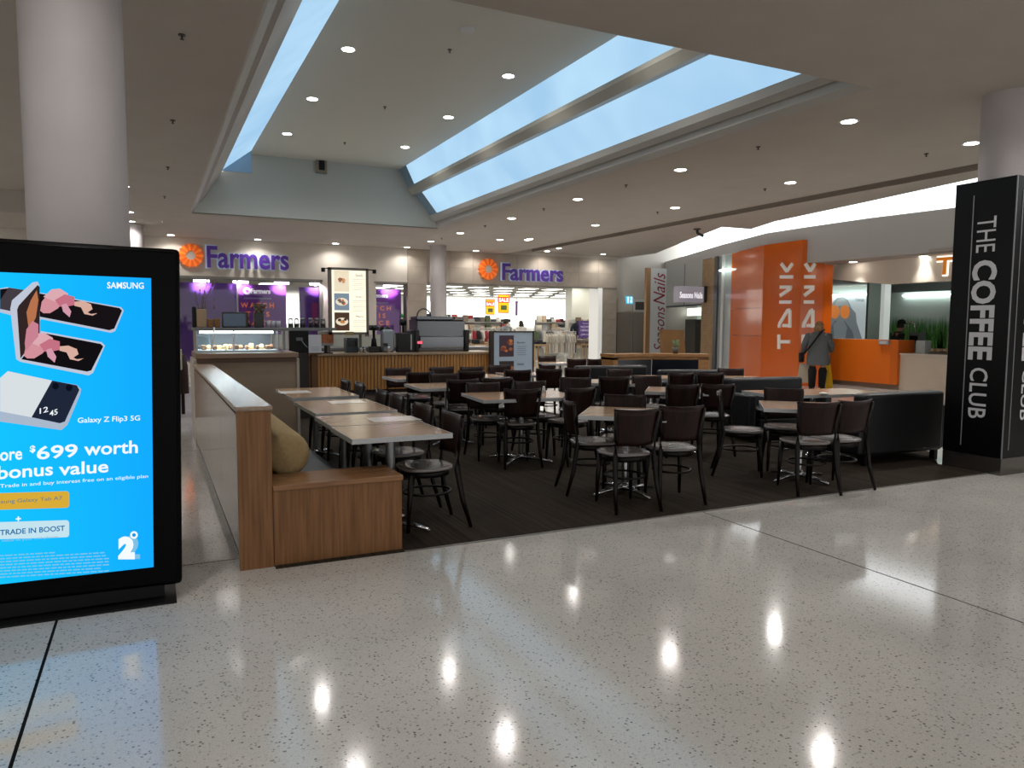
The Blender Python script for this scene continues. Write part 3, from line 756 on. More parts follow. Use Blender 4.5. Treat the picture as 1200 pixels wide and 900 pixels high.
for i, (px, py, z) in enumerate(((1008, 307.5, 3.12), (1091, 301, 3.12), (1022, 336.5, 2.79), (1085, 332.5, 2.79))):
    w = oz(px, py, z); downlight(w.x-(.25 if i < 2 else 0), w.y, z, ['downlight in the soffit above the orange counter', 'downlight in the soffit left of the glowing letter', 'inner downlight over the poster area', 'inner downlight over the grass mural'][i], 70 if i < 2 else 140, 72 if i < 2 else 150)

# ================================================================== NAIL SHOP
Q1 = Vector((15.8, 17.42, 0)); Q2 = Vector((17.75, 23.2, 0)); QD = (Q2-Q1).normalized(); QN = Vector((QD.y, -QD.x, 0))
def onq(px, py): return oplane(px, py, Q1, QN)
def nseg(px0, px1, z0, z1, name, m_, par=None, th=0.12, off=0.0, kind=None):
    if off > 0.5: a = oplane(px0, 380, Q1+QN*off, QN); b = oplane(px1, 380, Q1+QN*off, QN); s = QN*0
    else: a = onq(px0, 380); b = onq(px1, 380); s = QN*off
    mb = MB().extrude([(a.x+s.x, a.y+s.y, z0), (b.x+s.x, b.y+s.y, z0), (b.x+s.x, b.y+s.y, z1), (a.x+s.x, a.y+s.y, z1)], QN*th)
    return mb.build(name, m_, par, kind)
t = wthing('nail_shop_front', 'white shop front with a tiled timber pillar left of the orange pillar', 'shop front', (16.2, 18.6, 0))
nseg(841, 860, 0, 3.7, 'glass_panel', mat('back_painted_glass', 'aab2b3', 0.10, spec=0.9, coat=0.5), t)
nseg(837.5, 841, 0, 3.7, 'mullion', STEELD, t, th=0.2, off=-0.06)
pil = nseg(821.5, 837.5, 0, 3.7, 'pillar_core', GROUT, t, th=0.3, off=0.01)
nt_ = MB(); a = onq(821.5, 380); b = onq(837.5, 380)
for i in range(46):
    z0 = i*0.08
    nt_.extrude([(a.x, a.y, z0+.003), (b.x, b.y, z0+.003), (b.x, b.y, z0+.077), (a.x, a.y, z0+.077)], QN*0.02)
nt_.build('timber_tiles', mat('timber_tile', 'b4936a', 0.35, var='a07f58', nscale=6), t, kind='stuff')
nseg(780, 821.5, 2.25, 3.7, 'fascia_panel', mat('fascia_white', 'b8bab8', 0.35, spec=0.5), t)
nseg(800.5, 801.5, 2.25, 3.69, 'panel_joint', mat('joint_grey', '77787a', 0.5), t, th=0.01, off=-0.003)
nseg(780, 821.5, 2.19, 2.25, 'door_track', STEELD, t)
nseg(776, 797, 0.0, 2.5, 'yellow_interior', mat('interior_yellow', 'cdbf8d', 0.6, emit=0.8), t, th=0.05, off=1.6)  # inner walls given a glow in place of light inside the shop
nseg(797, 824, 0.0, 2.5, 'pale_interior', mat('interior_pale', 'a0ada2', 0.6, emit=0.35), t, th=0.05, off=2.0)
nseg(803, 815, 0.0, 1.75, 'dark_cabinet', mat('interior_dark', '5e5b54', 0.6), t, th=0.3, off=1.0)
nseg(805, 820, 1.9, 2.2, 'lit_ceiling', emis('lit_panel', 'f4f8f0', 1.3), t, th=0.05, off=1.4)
o = nseg(857, 846, 3.2, 3.24, 'x', emis('strip_white', 'eefff6', 4.0)); o.name = 'tube_light'; o.location = QN*-0.15; tag(o, 'short white tube light at the top of the glass beside the orange pillar', 'ceiling light')
# projecting light box
a = onq(797, 350)
t = wthing('projecting_sign', 'small pale projecting light box sign with white script', 'sign', (16.4, 20.3, 2.4))
PY = 19.2
p0 = oy(795, 352, PY); p1 = oy(825, 336, PY)
MB().box(p0.x, p1.x, PY, PY+0.25, p0.z-0.05, p1.z).build('sign_box', mat('sign_lilac', 'a8a3ae', 0.4, emit=0.18), t)
MB().box(p1.x, p1.x+0.12, PY-0.02, PY+0.27, p0.z-0.05, p1.z+0.02).build('sign_end', STEELD, t)
text('lettering', 'Seasons Nails', (p0.x+.05, PY, p0.z+.08), (p1.x-p0.x-.1, 0, 0), (0, 0, 0.2), mat('script_white', 'efeaf4', 0.4, emit=0.6), t, bold=0.02)
# pylon with the red script
PYY = 22.0
t = wthing('vertical_sign', 'tall white sign panel with red script reading upward and a timber edge', 'sign', (16.3, PYY, 0))
p0, p1, p2 = oy(758, 316, PYY), oy(763, 314, PYY), oy(781.5, 315.5, PYY)
MB().box(p0.x, p1.x, PYY, PYY+0.12, 0, p1.z).build('timber_edge', mat('edge_wood', 'b08c66', 0.4), t)
MB().box(p1.x, p2.x, PYY, PYY+0.10, 0, p1.z).build('sign_panel', mat('panel_white', 'c8cbcb', 0.3, spec=0.5, emit=0.05), t)
RED = mat('script_red', '9a2433', 0.45)
def script(s, ya, yb, xa, xb, mm=RED):
    A = oy(xb, ya, PYY); B = oy(xb, yb, PYY); C_ = oy(xa, ya, PYY)
    # reads bottom to top, slanted
    text('script_lettering', s, (A.x, PYY, A.z), (0, 0, B.z-A.z), (C_.x-A.x, 0, 0.12), mm, t, nrm=(0, -1, 0), bold=0.0)
script('Seasons', 412, 361, 766, 778); script('Nails', 357, 322, 765.5, 779)
# black-fronted timber corner unit in front of the nail shop
t = wthing('timber_corner_unit', 'low timber corner unit with a dark glossy front near the nail shop', 'counter', (8.9, 11.9, 0))
U0, U1, U2 = Vector((8.0, 12.0, 0)), Vector((8.92, 12.0, 0)), Vector((9.88, 11.45, 0))
tm = mat('unit_wood', '8a6238', 0.4, var='77522d', nscale=5, stretch=(1, 1, 6)); dk = mat('dark_front', '0d1018', 0.12, spec=0.7)
def useg(a, b, z0, z1, y_off, th, nm, m_, f0=0.0, f1=1.0):
    d = b-a; n = Vector((-d.y, d.x, 0)).normalized(); A = a+d*f0+n*y_off; B = a+d*f1+n*y_off
    MB().extrude([(A.x, A.y, z0), (B.x, B.y, z0), (B.x, B.y, z1), (A.x, A.y, z1)], n*th).build(nm, m_, t)
for a, b, f0, f1 in ((U0, U1, 0.12, 1.0), (U1, U2, 0.0, 0.82)):
    useg(a, b, 0.0, 0.90, 0.03, 0.35, 'dark_front', dk, f0, f1)
    useg(a, b, 0.92, 0.97, -0.03, 0.5, 'timber_top', tm)
    useg(a, b, 0.86, 0.92, 0.0, 0.45, 'timber_rail', tm)
useg(U0, U1, 0.0, 0.9, 0.0, 0.42, 'timber_post', tm, 0.0, 0.12); useg(U1, U2, 0.0, 0.9, 0.0, 0.42, 'timber_post', tm, 0.82, 1.0)
t = wthing('timber_screen', 'slanted brown timber screen standing behind the corner unit', 'screen', (10.3, 13, 0))
p = [oy(x, y, 13.0) for x, y in ((776, 386), (801.5, 387), (808, 415), (780, 416))]
MB().extrude([p[0], p[1], Vector((p[2].x, 13.0, 0.0)), Vector((p[3].x, 13.0, 0.0))], (0, 0.1, 0)).build('slanted_board', mat('screen_wood', '7f5a2f', 0.5, var='70502a', nscale=5), t)
t = wthing('plant_pot', 'small pot with a pale plant on the right end of the corner unit', 'plant', (9.5, 11.9, 0.97))
MB().lathe([(0, 0.97), (0.05, 0.97), (0.07, 1.10), (0.06, 1.10)], 12, (9.45, 11.95, 0)).build('pot', mat('pot_dark', '4c463e', 0.5), t)
k = MB(); rs = random.Random(5)
for i in range(26):
    a = rs.uniform(0, 2*PI); r = rs.uniform(0.01, .09); h = rs.uniform(.05, .17)
    k.add([(9.45, 11.95, 1.08), (9.45+r*math.cos(a)+.015, 11.95+r*math.sin(a), 1.08+h), (9.45+r*math.cos(a)-.015, 11.95+r*math.sin(a)+.01, 1.08+h*1.1)], [(0, 1, 2)])
k.build('foliage', mat('foliage_pale', '6f7f5c', 0.6), t)

# ================================================================== DEPARTMENT STORE FRONT
PUR = mat('letter_purple', '4b2a86', 0.35, emit=0.10); HALO = mat('letter_halo', 'b4c6da', 0.4, emit=0.15)  # pale glowing shape behind the letters, drawn for their halo of light
def store_sign(label, L, Rr, base_l, base_r, hl, hr, fx, fy, fr):
    """letters between photo x L..Rr; flower at fx,fy"""
    a = oy(L, base_l, FY); b = oy(Rr, base_r, FY); topl = oy(L, base_l-hl, FY)
    t = wthing('store_sign', label, 'sign', (a.x, FY-0.1, a.z))
    h = topl.z-a.z; n = (0, -1, 0)
    text('letter_halo_shape', 'Farmers', (a.x-0.04, FY, a.z-0.02), (b.x-a.x+0.04, 0, 0), (0, 0, h+0.05), HALO, t, bold=0.035, depth=0.05, nrm=n)
    text('letters', 'Farmers', (a.x, FY-0.055, a.z), (b.x-a.x, 0, 0), (0, 0, h), PUR, t, bold=0.022, depth=0.05, nrm=n)
    c_ = oy(fx, fy, FY); r = oy(fx+fr, fy, FY).x-c_.x
    f = wthing('flower_emblem', label.replace('lettering', 'flower emblem').replace('purple', 'orange'), 'sign', (c_.x, FY-0.1, c_.z))
    pm_ = [mat('petal_a', 'ee7a2a', 0.4, emit=0.25), mat('petal_b', 'd95c17', 0.4, emit=0.2)]
    for k in range(22):
        A = 2*PI*k/22; d = Vector((math.cos(A), 0, math.sin(A))); s = Vector((-math.sin(A), 0, math.cos(A)))
        C0 = Vector((c_.x, FY-0.004, c_.z)); w = r*0.11
        MB().extrude([C0+d*r*.36-s*w*.5, C0+d*r*.6-s*w, C0+d*r*.85-s*w*1.1, C0+d*r*1.0, C0+d*r*.85+s*w*1.1, C0+d*r*.6+s*w, C0+d*r*.36+s*w*.5], (0, -0.08-0.012*(k % 2), 0)).build('petal', pm_[k % 2], f)
    MB().extrude([(c_.x+r*.36*math.cos(2*PI*k/24), FY, c_.z+r*.36*math.sin(2*PI*k/24)) for k in range(24)], (0, -0.07, 0)).build('emblem_centre', mat('emblem_grey', 'b5aba2', 0.4), f)
store_sign('purple store name lettering above the purple display windows', 242.5, 338, 314, 317.5, 26, 18, 223.5, 299.5, 15.5)
store_sign('purple store name lettering above the wide store entrance', 587.5, 658.5, 328.5, 331, 20, 15, 571.5, 315.5, 11.5)

# purple window sheets
VIO = mat('sheet_purple', '8a3ab4', 0.5, var='7a34a6', nscale=1.2); VIO2 = mat('sheet_violet', '6a35a0', 0.5, var='5d2d92', nscale=1.2)
WT = mat('print_white', 'efe9f6', 0.5, emit=0.2); OP = mat('print_orange', 'e0703e', 0.5, emit=0.25)  # print colours carry a slight glow to keep the words bright
SY = FY+0.25
def sheet(label, px0, px1, z1, m_):
    a = oy(px0, 340, SY); b = oy(px1, 340, SY)
    t = wthing('window_sheet', label, 'poster', (a.x, SY, 0.4))
    MB().box(a.x, b.x, SY, SY+0.01, 0.4, z1).build('printed_sheet', m_, t); return t
t1 = sheet('plain purple window sheet behind the kiosk edge, leftmost', 196, 277, 2.72, VIO2)
t2 = sheet('purple window sheet with white store name and orange words', 278.5, 335, 2.70, VIO)
t3 = sheet('narrow dark purple window sheet beside the menu board', 350.5, 374, 2.66, VIO2)
t4 = sheet('purple window sheet right of the menu board with orange words', 424, 470, 2.66, VIO)
def pl(t, s, x0, x1, y0, h, m_, bold=0.02, y1=None):
    a = oy(x0, y0, SY); b = oy(x1, y1 or y0, SY); c_ = oy(x0, y0-h, SY)
    text('lettering', s, (a.x, SY-0.004, a.z), (b.x-a.x, 0, 0), (0, 0, c_.z-a.z), m_, t, bold=bold, nrm=(0, -1, 0))
pl(t2, 'Farmers', 294, 317, 344, 6, WT, 0.05); pl(t4, 'Farmers', 433, 454.5, 348.6, 5, WT, 0.05)
pl(t2, 'W A T C H', 282, 321, 360.5, 6, OP); pl(t2, 'T H I S', 288, 316, 371, 6, OP); pl(t2, 'P A C E', 288, 318, 381, 6, OP)
pl(t4, 'W A T C H', 420, 458, 363.5, 5.5, OP); pl(t4, 'T H I S', 427, 452, 372.5, 5.5, OP); pl(t4, 'S P A C E', 421, 456.5, 381, 5.5, OP)
for t_, x0, x1, y in ((t2, 286, 318, 349), (t4, 433, 455, 354)):
    a = oy(x0, y+1.5, SY); b = oy(x1, y, SY); MB().box(a.x, b.x, SY-0.006, SY, a.z, b.z).build('printed_bar', mat('bar_lilac', '9a86c4', 0.5), t_)
c_ = oy(289.5, 341, SY)
k = MB()
for j in range(12):
    A = 2*PI*j/12; d = Vector((math.cos(A), 0, math.sin(A))); s = Vector((-math.sin(A), 0, math.cos(A))); C0 = Vector((c_.x, SY-0.006, c_.z))
    k.extrude([C0+d*.05-s*.012, C0+d*.11-s*.028, C0+d*.11+s*.028, C0+d*.05+s*.012], (0, -.004, 0))
k.build('printed_flower', WT, t2)
a = oy(366, 380, SY); b = oy(372, 355, SY); MB().box(a.x, b.x, SY-0.006, SY, a.z, b.z).build('pink_stripe', mat('pink_print', 'b03a86', 0.5), t3)
# window glass and mullions
w1 = struct('window_1', MB().box(0.45, 4.86, FY+0.10, FY+0.16, 2.80, 2.88), mat('frame_metal', '8b8882'))
link('pane', MB().box(0.45, 4.80, FY+0.12, FY+0.125, 0.35, 2.84).mesh('pane', GLASS), w1)
b = oy(278, 340, FY+.1); link('mullion', MB().box(b.x-.02, b.x+.02, FY+0.08, FY+0.16, 0.35, 2.84).mesh('mullion', STEEL), w1)
w2 = struct('window_2', MB().box(6.62, 7.69, FY+0.10, FY+0.16, 2.80, 2.88), mat('frame_metal'))
link('pane', MB().box(6.62, 7.69, FY+0.12, FY+0.125, 0.35, 2.84).mesh('pane', GLASS), w2)
# track spotlights shining on the sheets
for i, (px, cl) in enumerate(((236, 'over the plain purple sheet'), (282, 'left of the white store name on the purple sheet'), (330, 'at the right top of the worded purple sheet'), (371, 'over the narrow purple sheet'), (457, 'over the purple sheet right of the menu board'))):
    a = oy(px, 328, FY+0.18); t = thing('window_spotlight', 'bright window spotlight '+cl, 'light', (a.x, FY+0.165, 2.78))
    MB().box(-0.22, 0.22, -0.02, 0.05, -0.05, 0.02).build('lamp_face', emis('spot_face', 'fff2ff', 4.0), t)
    ld = bpy.data.lights.get('window_spot') or bpy.data.lights.new('window_spot', 'SPOT')
    ld.energy = 45; ld.spot_size = R(120); ld.spot_blend = 0.8; ld.color = (1, 0.82, 1); ld.shadow_soft_size = 0.05
    lo = bpy.data.objects.new('lamp_bulb', ld); COL.objects.link(lo); lo.parent = t; lo.location = (0, -0.3, -0.02); lo.rotation_euler = (R(38), 0, 0)

# ------------------------------------------------------------------ store interior
pan_f = MB().box(-0.36, 0.36, -0.46, 0.46, -0.02, 0.0).mesh('panel_frame', WHITE)
pan_d = MB().box(-0.33, 0.33, -0.43, 0.43, -0.028, -0.02).mesh('panel_diffuser', emis('store_panel', 'fffaf0', STORE_EMIT))
for i in range(12):
    for j in range(6):
        t = thing('ceiling_panel_light', 'store ceiling panel light, %s column from the left, %s row from the entrance' % (ORD[i], ORD[j]), 'ceiling light', (8.3+1.28*i, 25.6+2.8*j, 3.2), 0, 'store ceiling panel lights')
        link('panel_frame', pan_f, t); link('panel_diffuser', pan_d, t)
for x, y in ((-1, 27), (2.5, 27), (4.5, 33)):
    t = thing('ceiling_panel_light', 'store ceiling panel light behind the purple sheets', 'ceiling light', (x, y, 3.2), 0, 'panel lights behind the sheets'); link('panel_frame', pan_f, t); link('panel_diffuser', pan_d, t)
def store_box(name, label, cat, px0, px1, ytop, z0, Y, dep, m_, part='body'):
    a = oy(px0, ytop, Y); b = oy(px1, ytop, Y)
    t = wthing(name, label, cat, (a.x, Y, z0)); MB().box(a.x, b.x, Y, Y+dep, z0, a.z).build(part, m_, t); return t
# square pillar
t = store_box('square_pillar', 'square white pillar inside the store on the right', 'pillar', 671, 692, 300, 0, 29, 0.6, mat('pillar_white', 'dfe2da', 0.5), 'shaft')
# glowing panels that stand in for the bright white back wall
t = wthing('glow_wall_panel', 'long bright white glowing panel on the back wall of the store', 'wall display', (10, 43, 0))
MB().box(14.5, 27, 43.6, 43.9, 1.5, 2.9).build('lit_panel', emis('back_wall_glow', 'fffef8', 2.6), t)
t = wthing('glow_wall_panel', 'bright white glowing panel behind the slim column', 'wall display', (5, 43, 0))
MB().box(4.5, 12.6, 43.4, 43.9, 1.5, 2.7).build('lit_panel', emis('back_wall_glow', 'fffef8', 2.6), t)
# hanging sale signs
def hang_sign(label, px0, px1, y0, y1, Y, words):
    x0, x1, z0, z1 = rect_y(px0, y0, px1, y1, Y)
    t = wthing('sale_sign', label, 'sign', (x0, Y, z0)); w, h = x1-x0, z1-z0
    MB().box(x0, x1, Y, Y+0.02, z0, z1).build('sign_board', mat('sale_red', 'd8482a', 0.5, emit=0.35), t)
    MB().box(x0+.06*w, x1-.06*w, Y-0.01, Y, z0+h*.05, z0+h*.55).build('yellow_field', mat('sale_yellow', 'f0c419', 0.5, emit=0.4), t)
    MB().box(x0+.06*w, x1-.06*w, Y-0.01, Y, z0+h*.86, z0+h*.95).build('yellow_stripe', mat('sale_yellow'), t)
    MB().box(x0+.25*w, x1-.25*w, Y-0.02, Y-.01, z0+h*.18, z0+h*.42).build('dark_panel', mat('sale_dark', '6d7f55', 0.5), t)
    text('lettering', 'SALE', (x0+.08*w, Y, z0+h*.60), (w*.84, 0, 0), (0, 0, h*.2), mat('sale_white', 'ffffff', 0.5, emit=0.6), t, bold=0.03, lift=0.01, nrm=(0, -1, 0))
    for s in (.15, .85): MB().tube([(x0+w*s, Y, z1), (x0+w*s, Y, 3.2)], 0.008, 5).build('cord', WHITE, t)
hang_sign('larger hanging red and yellow sale sign near the store entrance', 583.5, 597, 345, 367, 26.0, 1)
hang_sign('smaller hanging red and yellow sale sign left of the larger one', 569, 580, 351, 369, 27.0, 1)
x0, x1, z0, z1 = rect_y(604, 353, 607, 370, 28.5)
t = wthing('hanging_banner', 'narrow purple hanging banner inside the store', 'banner', (x0, 28.5, z0))
MB().box(x0, x1, 28.5, 28.52, z0, z1).build('banner_cloth', mat('banner_purple', '7f63a0', 0.5), t); MB().tube([((x0+x1)/2, 28.5, z1), ((x0+x1)/2, 28.5, 3.2)], 0.008, 5).build('cord', WHITE, t)
# purple notice
x0, x1, z0, z1 = rect_y(678.5, 376, 692.5, 396, 25.0)
t = wthing('notice_stand', 'purple notice with white words standing by the right side of the entrance', 'sign', (x0, 25.0, 0))
MB().box(x0, x1, 25.0, 25.03, z0, z1).build('notice_board', mat('notice_purple', '5f4488', 0.5, emit=0.15), t)
MB().box((x0+x1)/2-.02, (x0+x1)/2+.02, 25.03, 25.06, 0, z0+.2).build('stand_pole', STEEL, t); MB().box(x0, x1, 24.9, 25.2, 0, 0.02).build('stand_base', STEEL, t)
for s, f in (('Farmers', .82), ('NOW', .58), ('HIRING', .38), ('JOIN US', .12)):
    text('lettering', s, (x0+(.3 if f == .82 else .15)*(x1-x0), 25.0, z0+(z1-z0)*f), ((x1-x0)*(.5 if f == .82 else .7), 0, 0), (0, 0, (z1-z0)*(.07 if f == .82 else .13)), WT, t, nrm=(0, -1, 0))
# clothes rails
GC_ = [mat('cloth%d' % i, c_, 0.85) for i, c_ in enumerate(('e8e2d6', '2b2f3a', 'b9a48a', 'c9c4bc', '7d6a58', '9aa0a6', 'd2b9a0', '44474c', 'b03a44', 'efece6', '5b6a4d', '8d7f74'))]
def garment_me(m_, w, l):
    k = MB(); pr = [(-w*.18, 0), (-w*.5, -.06), (-w*.62, -.30), (-w*.46, -.34), (-w*.38, -.2), (-w*.40, -l), (w*.40, -l), (w*.38, -.2), (w*.46, -.34), (w*.62, -.30), (w*.5, -.06), (w*.18, 0)]
    k.extrude([(0.02, x, z) for x, z in pr], (-.05, 0, 0)); return k.mesh('garment', m_)
gme = [garment_me(m_, .42, .72) for m_ in GC_]
hk = MB().tube([(0, -.2, -.03), (0, 0, .02), (0, .2, -.03)], .008, 5).tube([(0, 0, .02), (0, 0, .08)], .006, 5).mesh('hanger', WHITE)
def rail(label, x, y, n, length, z, grp, seed, pick=None):
    t = thing('clothes_rail', label, 'clothes rail', (x, y, 0))
    MB().tube([(-length/2, 0, z), (length/2, 0, z)], .014, 6).build('rail_bar', WHITE, t)
    for s in (-1, 1):
        MB().tube([(s*length/2, 0, 0), (s*length/2, 0, z)], .014, 6).build('rail_post', WHITE, t); MB().box(s*length/2-.03, s*length/2+.03, -.3, .3, 0, .03).build('rail_foot', WHITE, t)
    rr = random.Random(seed)
    for i in range(n):
        gx = x-length/2+length*(i+.5)/n
        g = empty('hanging_garment', (gx, y, z-.10), rr.uniform(-.25, .25)); tag(g, ('garment on the %s, %s from the left' % (grp, ORD[i])), 'clothing', 'garments on the '+grp)
        link('garment', rr.choice(pick or gme), g); link('hanger', hk, g).location = (0, 0, .03)
p = oy(655, 420, 25.2)
rail('white clothes rail with cream garments just inside the entrance on the right', p.x+0.05, 25.2, 12, 1.4, 1.25, 'front clothes rail', 1, [gme[0], gme[9], gme[3], gme[0], gme[4], gme[1]])
spots = [(10.3, 27.5), (12.7, 28.2), (15.1, 27.3), (9.0, 30.5), (11.6, 31.5), (14.2, 31.0), (17.2, 30.8), (19.4, 33.6), (16.5, 34.5), (13.5, 35.2), (10.5, 35.0), (8.0, 34.0), (20.8, 37), (17.6, 38)]
desc = ['left of the larger sale sign', 'beneath the larger sale sign', 'behind the front rail', 'far left behind the machine', 'behind the shoppers', 'behind the mannequin torso', 'beyond the square pillar', 'at the back right', 'in the back middle right', 'in the back middle', 'in the back middle left', 'at the back left', 'in the far right corner', 'in the far back row']
for i, (x, y) in enumerate(spots):
    rail('clothes rail in the store, '+desc[i], x, y, 9, 1.7, 1.35, 'rail '+desc[i], 10+i)
# gondola shelving
gs = MB().box(-.7, .7, -.02, .02, .1, 1.75); gs.box(-.7, .7, -.25, .25, 0, .1)
for z in (.45, .85, 1.25, 1.6): gs.box(-.7, .7, -.24, .0, z, z+.03)
gsm = gs.mesh('shelf_frame', mat('gondola_grey', 'b9b9b6', 0.5))
gd = ['left of the hanging sale signs', 'under the smaller sale sign', 'under the larger sale sign', 'behind the two shoppers', 'right of the purple banner', 'left of the mannequin torso', 'beside the square pillar', 'deep in the left of the store', 'deep in the middle of the store', 'deep in the right of the store', 'behind the coffee machine', 'at the far back of the store']
gp = [(10.9, 29.3), (12.3, 30.1), (13.4, 31.5), (15.0, 32.6), (16.1, 29.6), (17.6, 28.9), (19.6, 30.6), (12.4, 37.2), (16.2, 37.6), (20.6, 36.2), (9.4, 27.6), (18.4, 40)]
for i, (x, y) in enumerate(gp):
    t = thing('shelf_unit', 'grey shelving unit of goods in the store, '+gd[i], 'shelves', (x, y, 0), R((i*37) % 30-15)); link('shelf_frame', gsm, t)
    rr = random.Random(50+i); Mt = rotz(R((i*37) % 30-15), (x, y, 0))
    for z in (.48, .88, 1.28, 1.63):
        for q in range(5):
            if rr.random() < .15: continue
            key = ('g', rr.randrange(12), rr.randrange(3))
            if key not in tme: tme[key] = MB().bbox(-.11, .11, -.09, .09, 0, (.14, .22, .29)[key[2]], .02, seg=1).mesh('goods', GC_[key[1]])
            o = link('shelf_goods', tme[key]); o.location = Mt @ Vector((-.56+.28*q, -.13, z)); tag(o, 'goods %s on the %s shelf, unit %s' % (ORD[q], {.48: 'lowest', .88: 'lower middle', 1.28: 'upper middle', 1.63: 'top'}[z], gd[i]), 'goods', 'goods on the shelving '+gd[i])
# tables of folded goods
def goods_table(label, px0, px1, Y, seed):
    a = oy(px0, 400, Y); b = oy(px1, 400, Y)
    t = wthing('display_table', label, 'table', ((a.x+b.x)/2, Y, 0))
    MB().box(a.x, b.x, Y, Y+.8, .72, .78).build('table_top', mat('pale_wood', 'c9ab84', 0.5), t)
    for sx in (a.x+.04, b.x-.08):
        for sy in (Y+.04, Y+.7): MB().box(sx, sx+.05, sy, sy+.05, 0, .72).build('leg', mat('pale_wood'), t)
    rr = random.Random(seed); n = max(3, int((b.x-a.x)/.3))
    for i in range(n):
        x = a.x+.08+(b.x-a.x-.3)*i/(n-1); h = rr.uniform(.06, .2)
        o = MB().bbox(x, x+.22, Y+.15, Y+.5, .78, .78+h, .02, seg=1).build('folded_stack', rr.choice(GC_)); tag(o, ('%s folded pile on the ' % ORD[i])+label.replace('pale wooden ', '').replace('display ', ''), 'folded clothes', 'goods on the '+label)
goods_table('pale wooden display table right of the menu stand', 626, 643, 24.6, 4)
goods_table('pale wooden display table at the right side of the entrance', 681, 700, 24.9, 5)
goods_table('pale wooden table with boxes behind the cafe counter end', 556, 575, 25.5, 6)
# mannequin torso with dark top
p = oy(676.5, 390, 27.0)
t = thing('mannequin', 'torso mannequin in a dark short sleeved top on a thin stand', 'mannequin', (p.x, 27.0, 0))
MB().lathe([(0, 1.08), (.17, 1.08), (.15, 1.22), (.18, 1.42), (.19, 1.52), (.12, 1.60), (.05, 1.62), (.05, 1.68), (0, 1.68)], 14).build('dark_top', mat('navy_cloth', '1e2533', 0.8), t)
for s in (-1, 1): MB().tube([(s*.16, 0, 1.54), (s*.27, 0, 1.38), (s*.29, 0, 1.22)], [.07, .065, .06], 8).build('sleeve', mat('navy_cloth'), t)
MB().cyl(0, 0, .02, 1.1, .015, 8).build('stand_pole', STEEL, t); MB().cyl(0, 0, 0, .02, .18, 16).build('stand_base', STEEL, t)

# ================================================================== CAFE COUNTERS
# display end unit (cream front) y=10
t = wthing('display_counter', 'cream fronted counter end with a brown timber lip under the cake cabinet', 'counter', (1.1, 10.0, 0))
MB().box(0.50, 1.70, 10.0, 11.0, 0.0, 1.04).build('cream_front', CREAMP, t)
MB().box(0.46, 0.50, 9.98, 11.0, 0.0, 1.08).build('pale_edge', mat('pale_edge', 'b4aba0', 0.4), t)
MB().box(1.70, 1.735, 9.98, 11.0, 0.0, 1.08).build('pale_edge', mat('pale_edge'), t)
MB().box(0.49, 1.70, 9.97, 11.0, 1.04, 1.09).build('timber_lip', mat('lip_brown', '5b3f2c', 0.4), t)
MB().bbox(0.48, 1.72, 9.94, 11.0, 1.09, 1.16, 0.01).build('timber_top', mat('top_brown', '7d6450', 0.3), t)
t = wthing('cake_cabinet', 'glass cake cabinet glowing pale blue on top of the cream counter', 'display cabinet', (0.9, 10.2, 1.16))
X0, X1 = 0.50, 1.50
MB().box(X0, X1, 10.15, 10.85, 1.16, 1.19).build('cabinet_base', mat('cab_base', 'a6b3b8', 0.3, 0.4), t)
MB().box(X0-.02, X1+.16, 10.1, 10.9, 1.44, 1.475).build('cabinet_top', STEELD, t)
MB().box(X0, X1, 10.82, 10.85, 1.19, 1.44).build('back_panel', mat('cab_back', '4c565c', 0.3), t)
MB().box(X0, X1, 10.15, 10.156, 1.19, 1.44).build('front_glass', GLASS, t)
MB().box(X0, X0+.006, 10.156, 10.82, 1.19, 1.44).build('side_glass', GLASS, t)
for x in (X0, X0+.44, X1-.02): MB().box(x, x+.015, 10.14, 10.16, 1.19, 1.44).build('frame_post', STEEL, t)
MB().box(X0+.05, X1-.05, 10.25, 10.34, 1.405, 1.435).build('light_tube', emis('cab_light', 'd8f2ff', 5.0), t)
MB().box(X0+.02, X1-.02, 10.3, 10.75, 1.225, 1.232).build('glass_shelf', GLASS, t)
MB().box(X0+.02, X0+.16, 10.17, 10.18, 1.26, 1.38).build('price_card', mat('card_blue', 'a8cfe0', 0.5), t)
MB().box(X1+.02, X1+.14, 10.2, 10.8, 1.18, 1.44).build('end_glass', GLASS, t)
lamp = bpy.data.lights.new('cabinet_light', 'AREA'); lamp.energy = 9; lamp.size = .9; lamp.size_y = .1; lamp.shape = 'RECTANGLE'; lamp.color = (.8, .94, 1)
lo = bpy.data.objects.new('cabinet_light', lamp); COL.objects.link(lo); lo.location = (1.0, 10.4, 1.40)
cm = [mat('cake%d' % i, c_, 0.75) for i, c_ in enumerate(('d8b878', '8a5e3a', 'e6d9bc', '6d452a', 'c98f5a'))]
rs = random.Random(9)
for i in range(14):
    x = X0+.10+i*.066; r = rs.uniform(.028, .036); k = MB()
    if i % 3 == 0: k.bbox(-.03, .03, -.04, .04, 0, rs.uniform(.05, .08), .012)
    else: k.lathe([(0, 0), (r*.75, 0), (r*.95, r*.9), (r, r*1.1), (r*.8, r*1.8), (0, r*2.1)], 10)
    o = k.build('cake', cm[rs.randrange(5)]); o.location = (x, 10.36+.12*(i % 2), 1.19)
    tag(o, 'small cake in the glowing glass cabinet, %s from the left' % ORD[i], 'cake', 'cakes in the glass cabinet')
o = MB().tube([(0, 0, 0), (.02, 0, .15), (.05, 0, .32)], [.006, .006, .012], 6).build('tall_spoon', WHITE); o.location = (0.66, 10.02, 1.165); tag(o, 'thin white stick leaning in front of the cake cabinet', 'utensil')

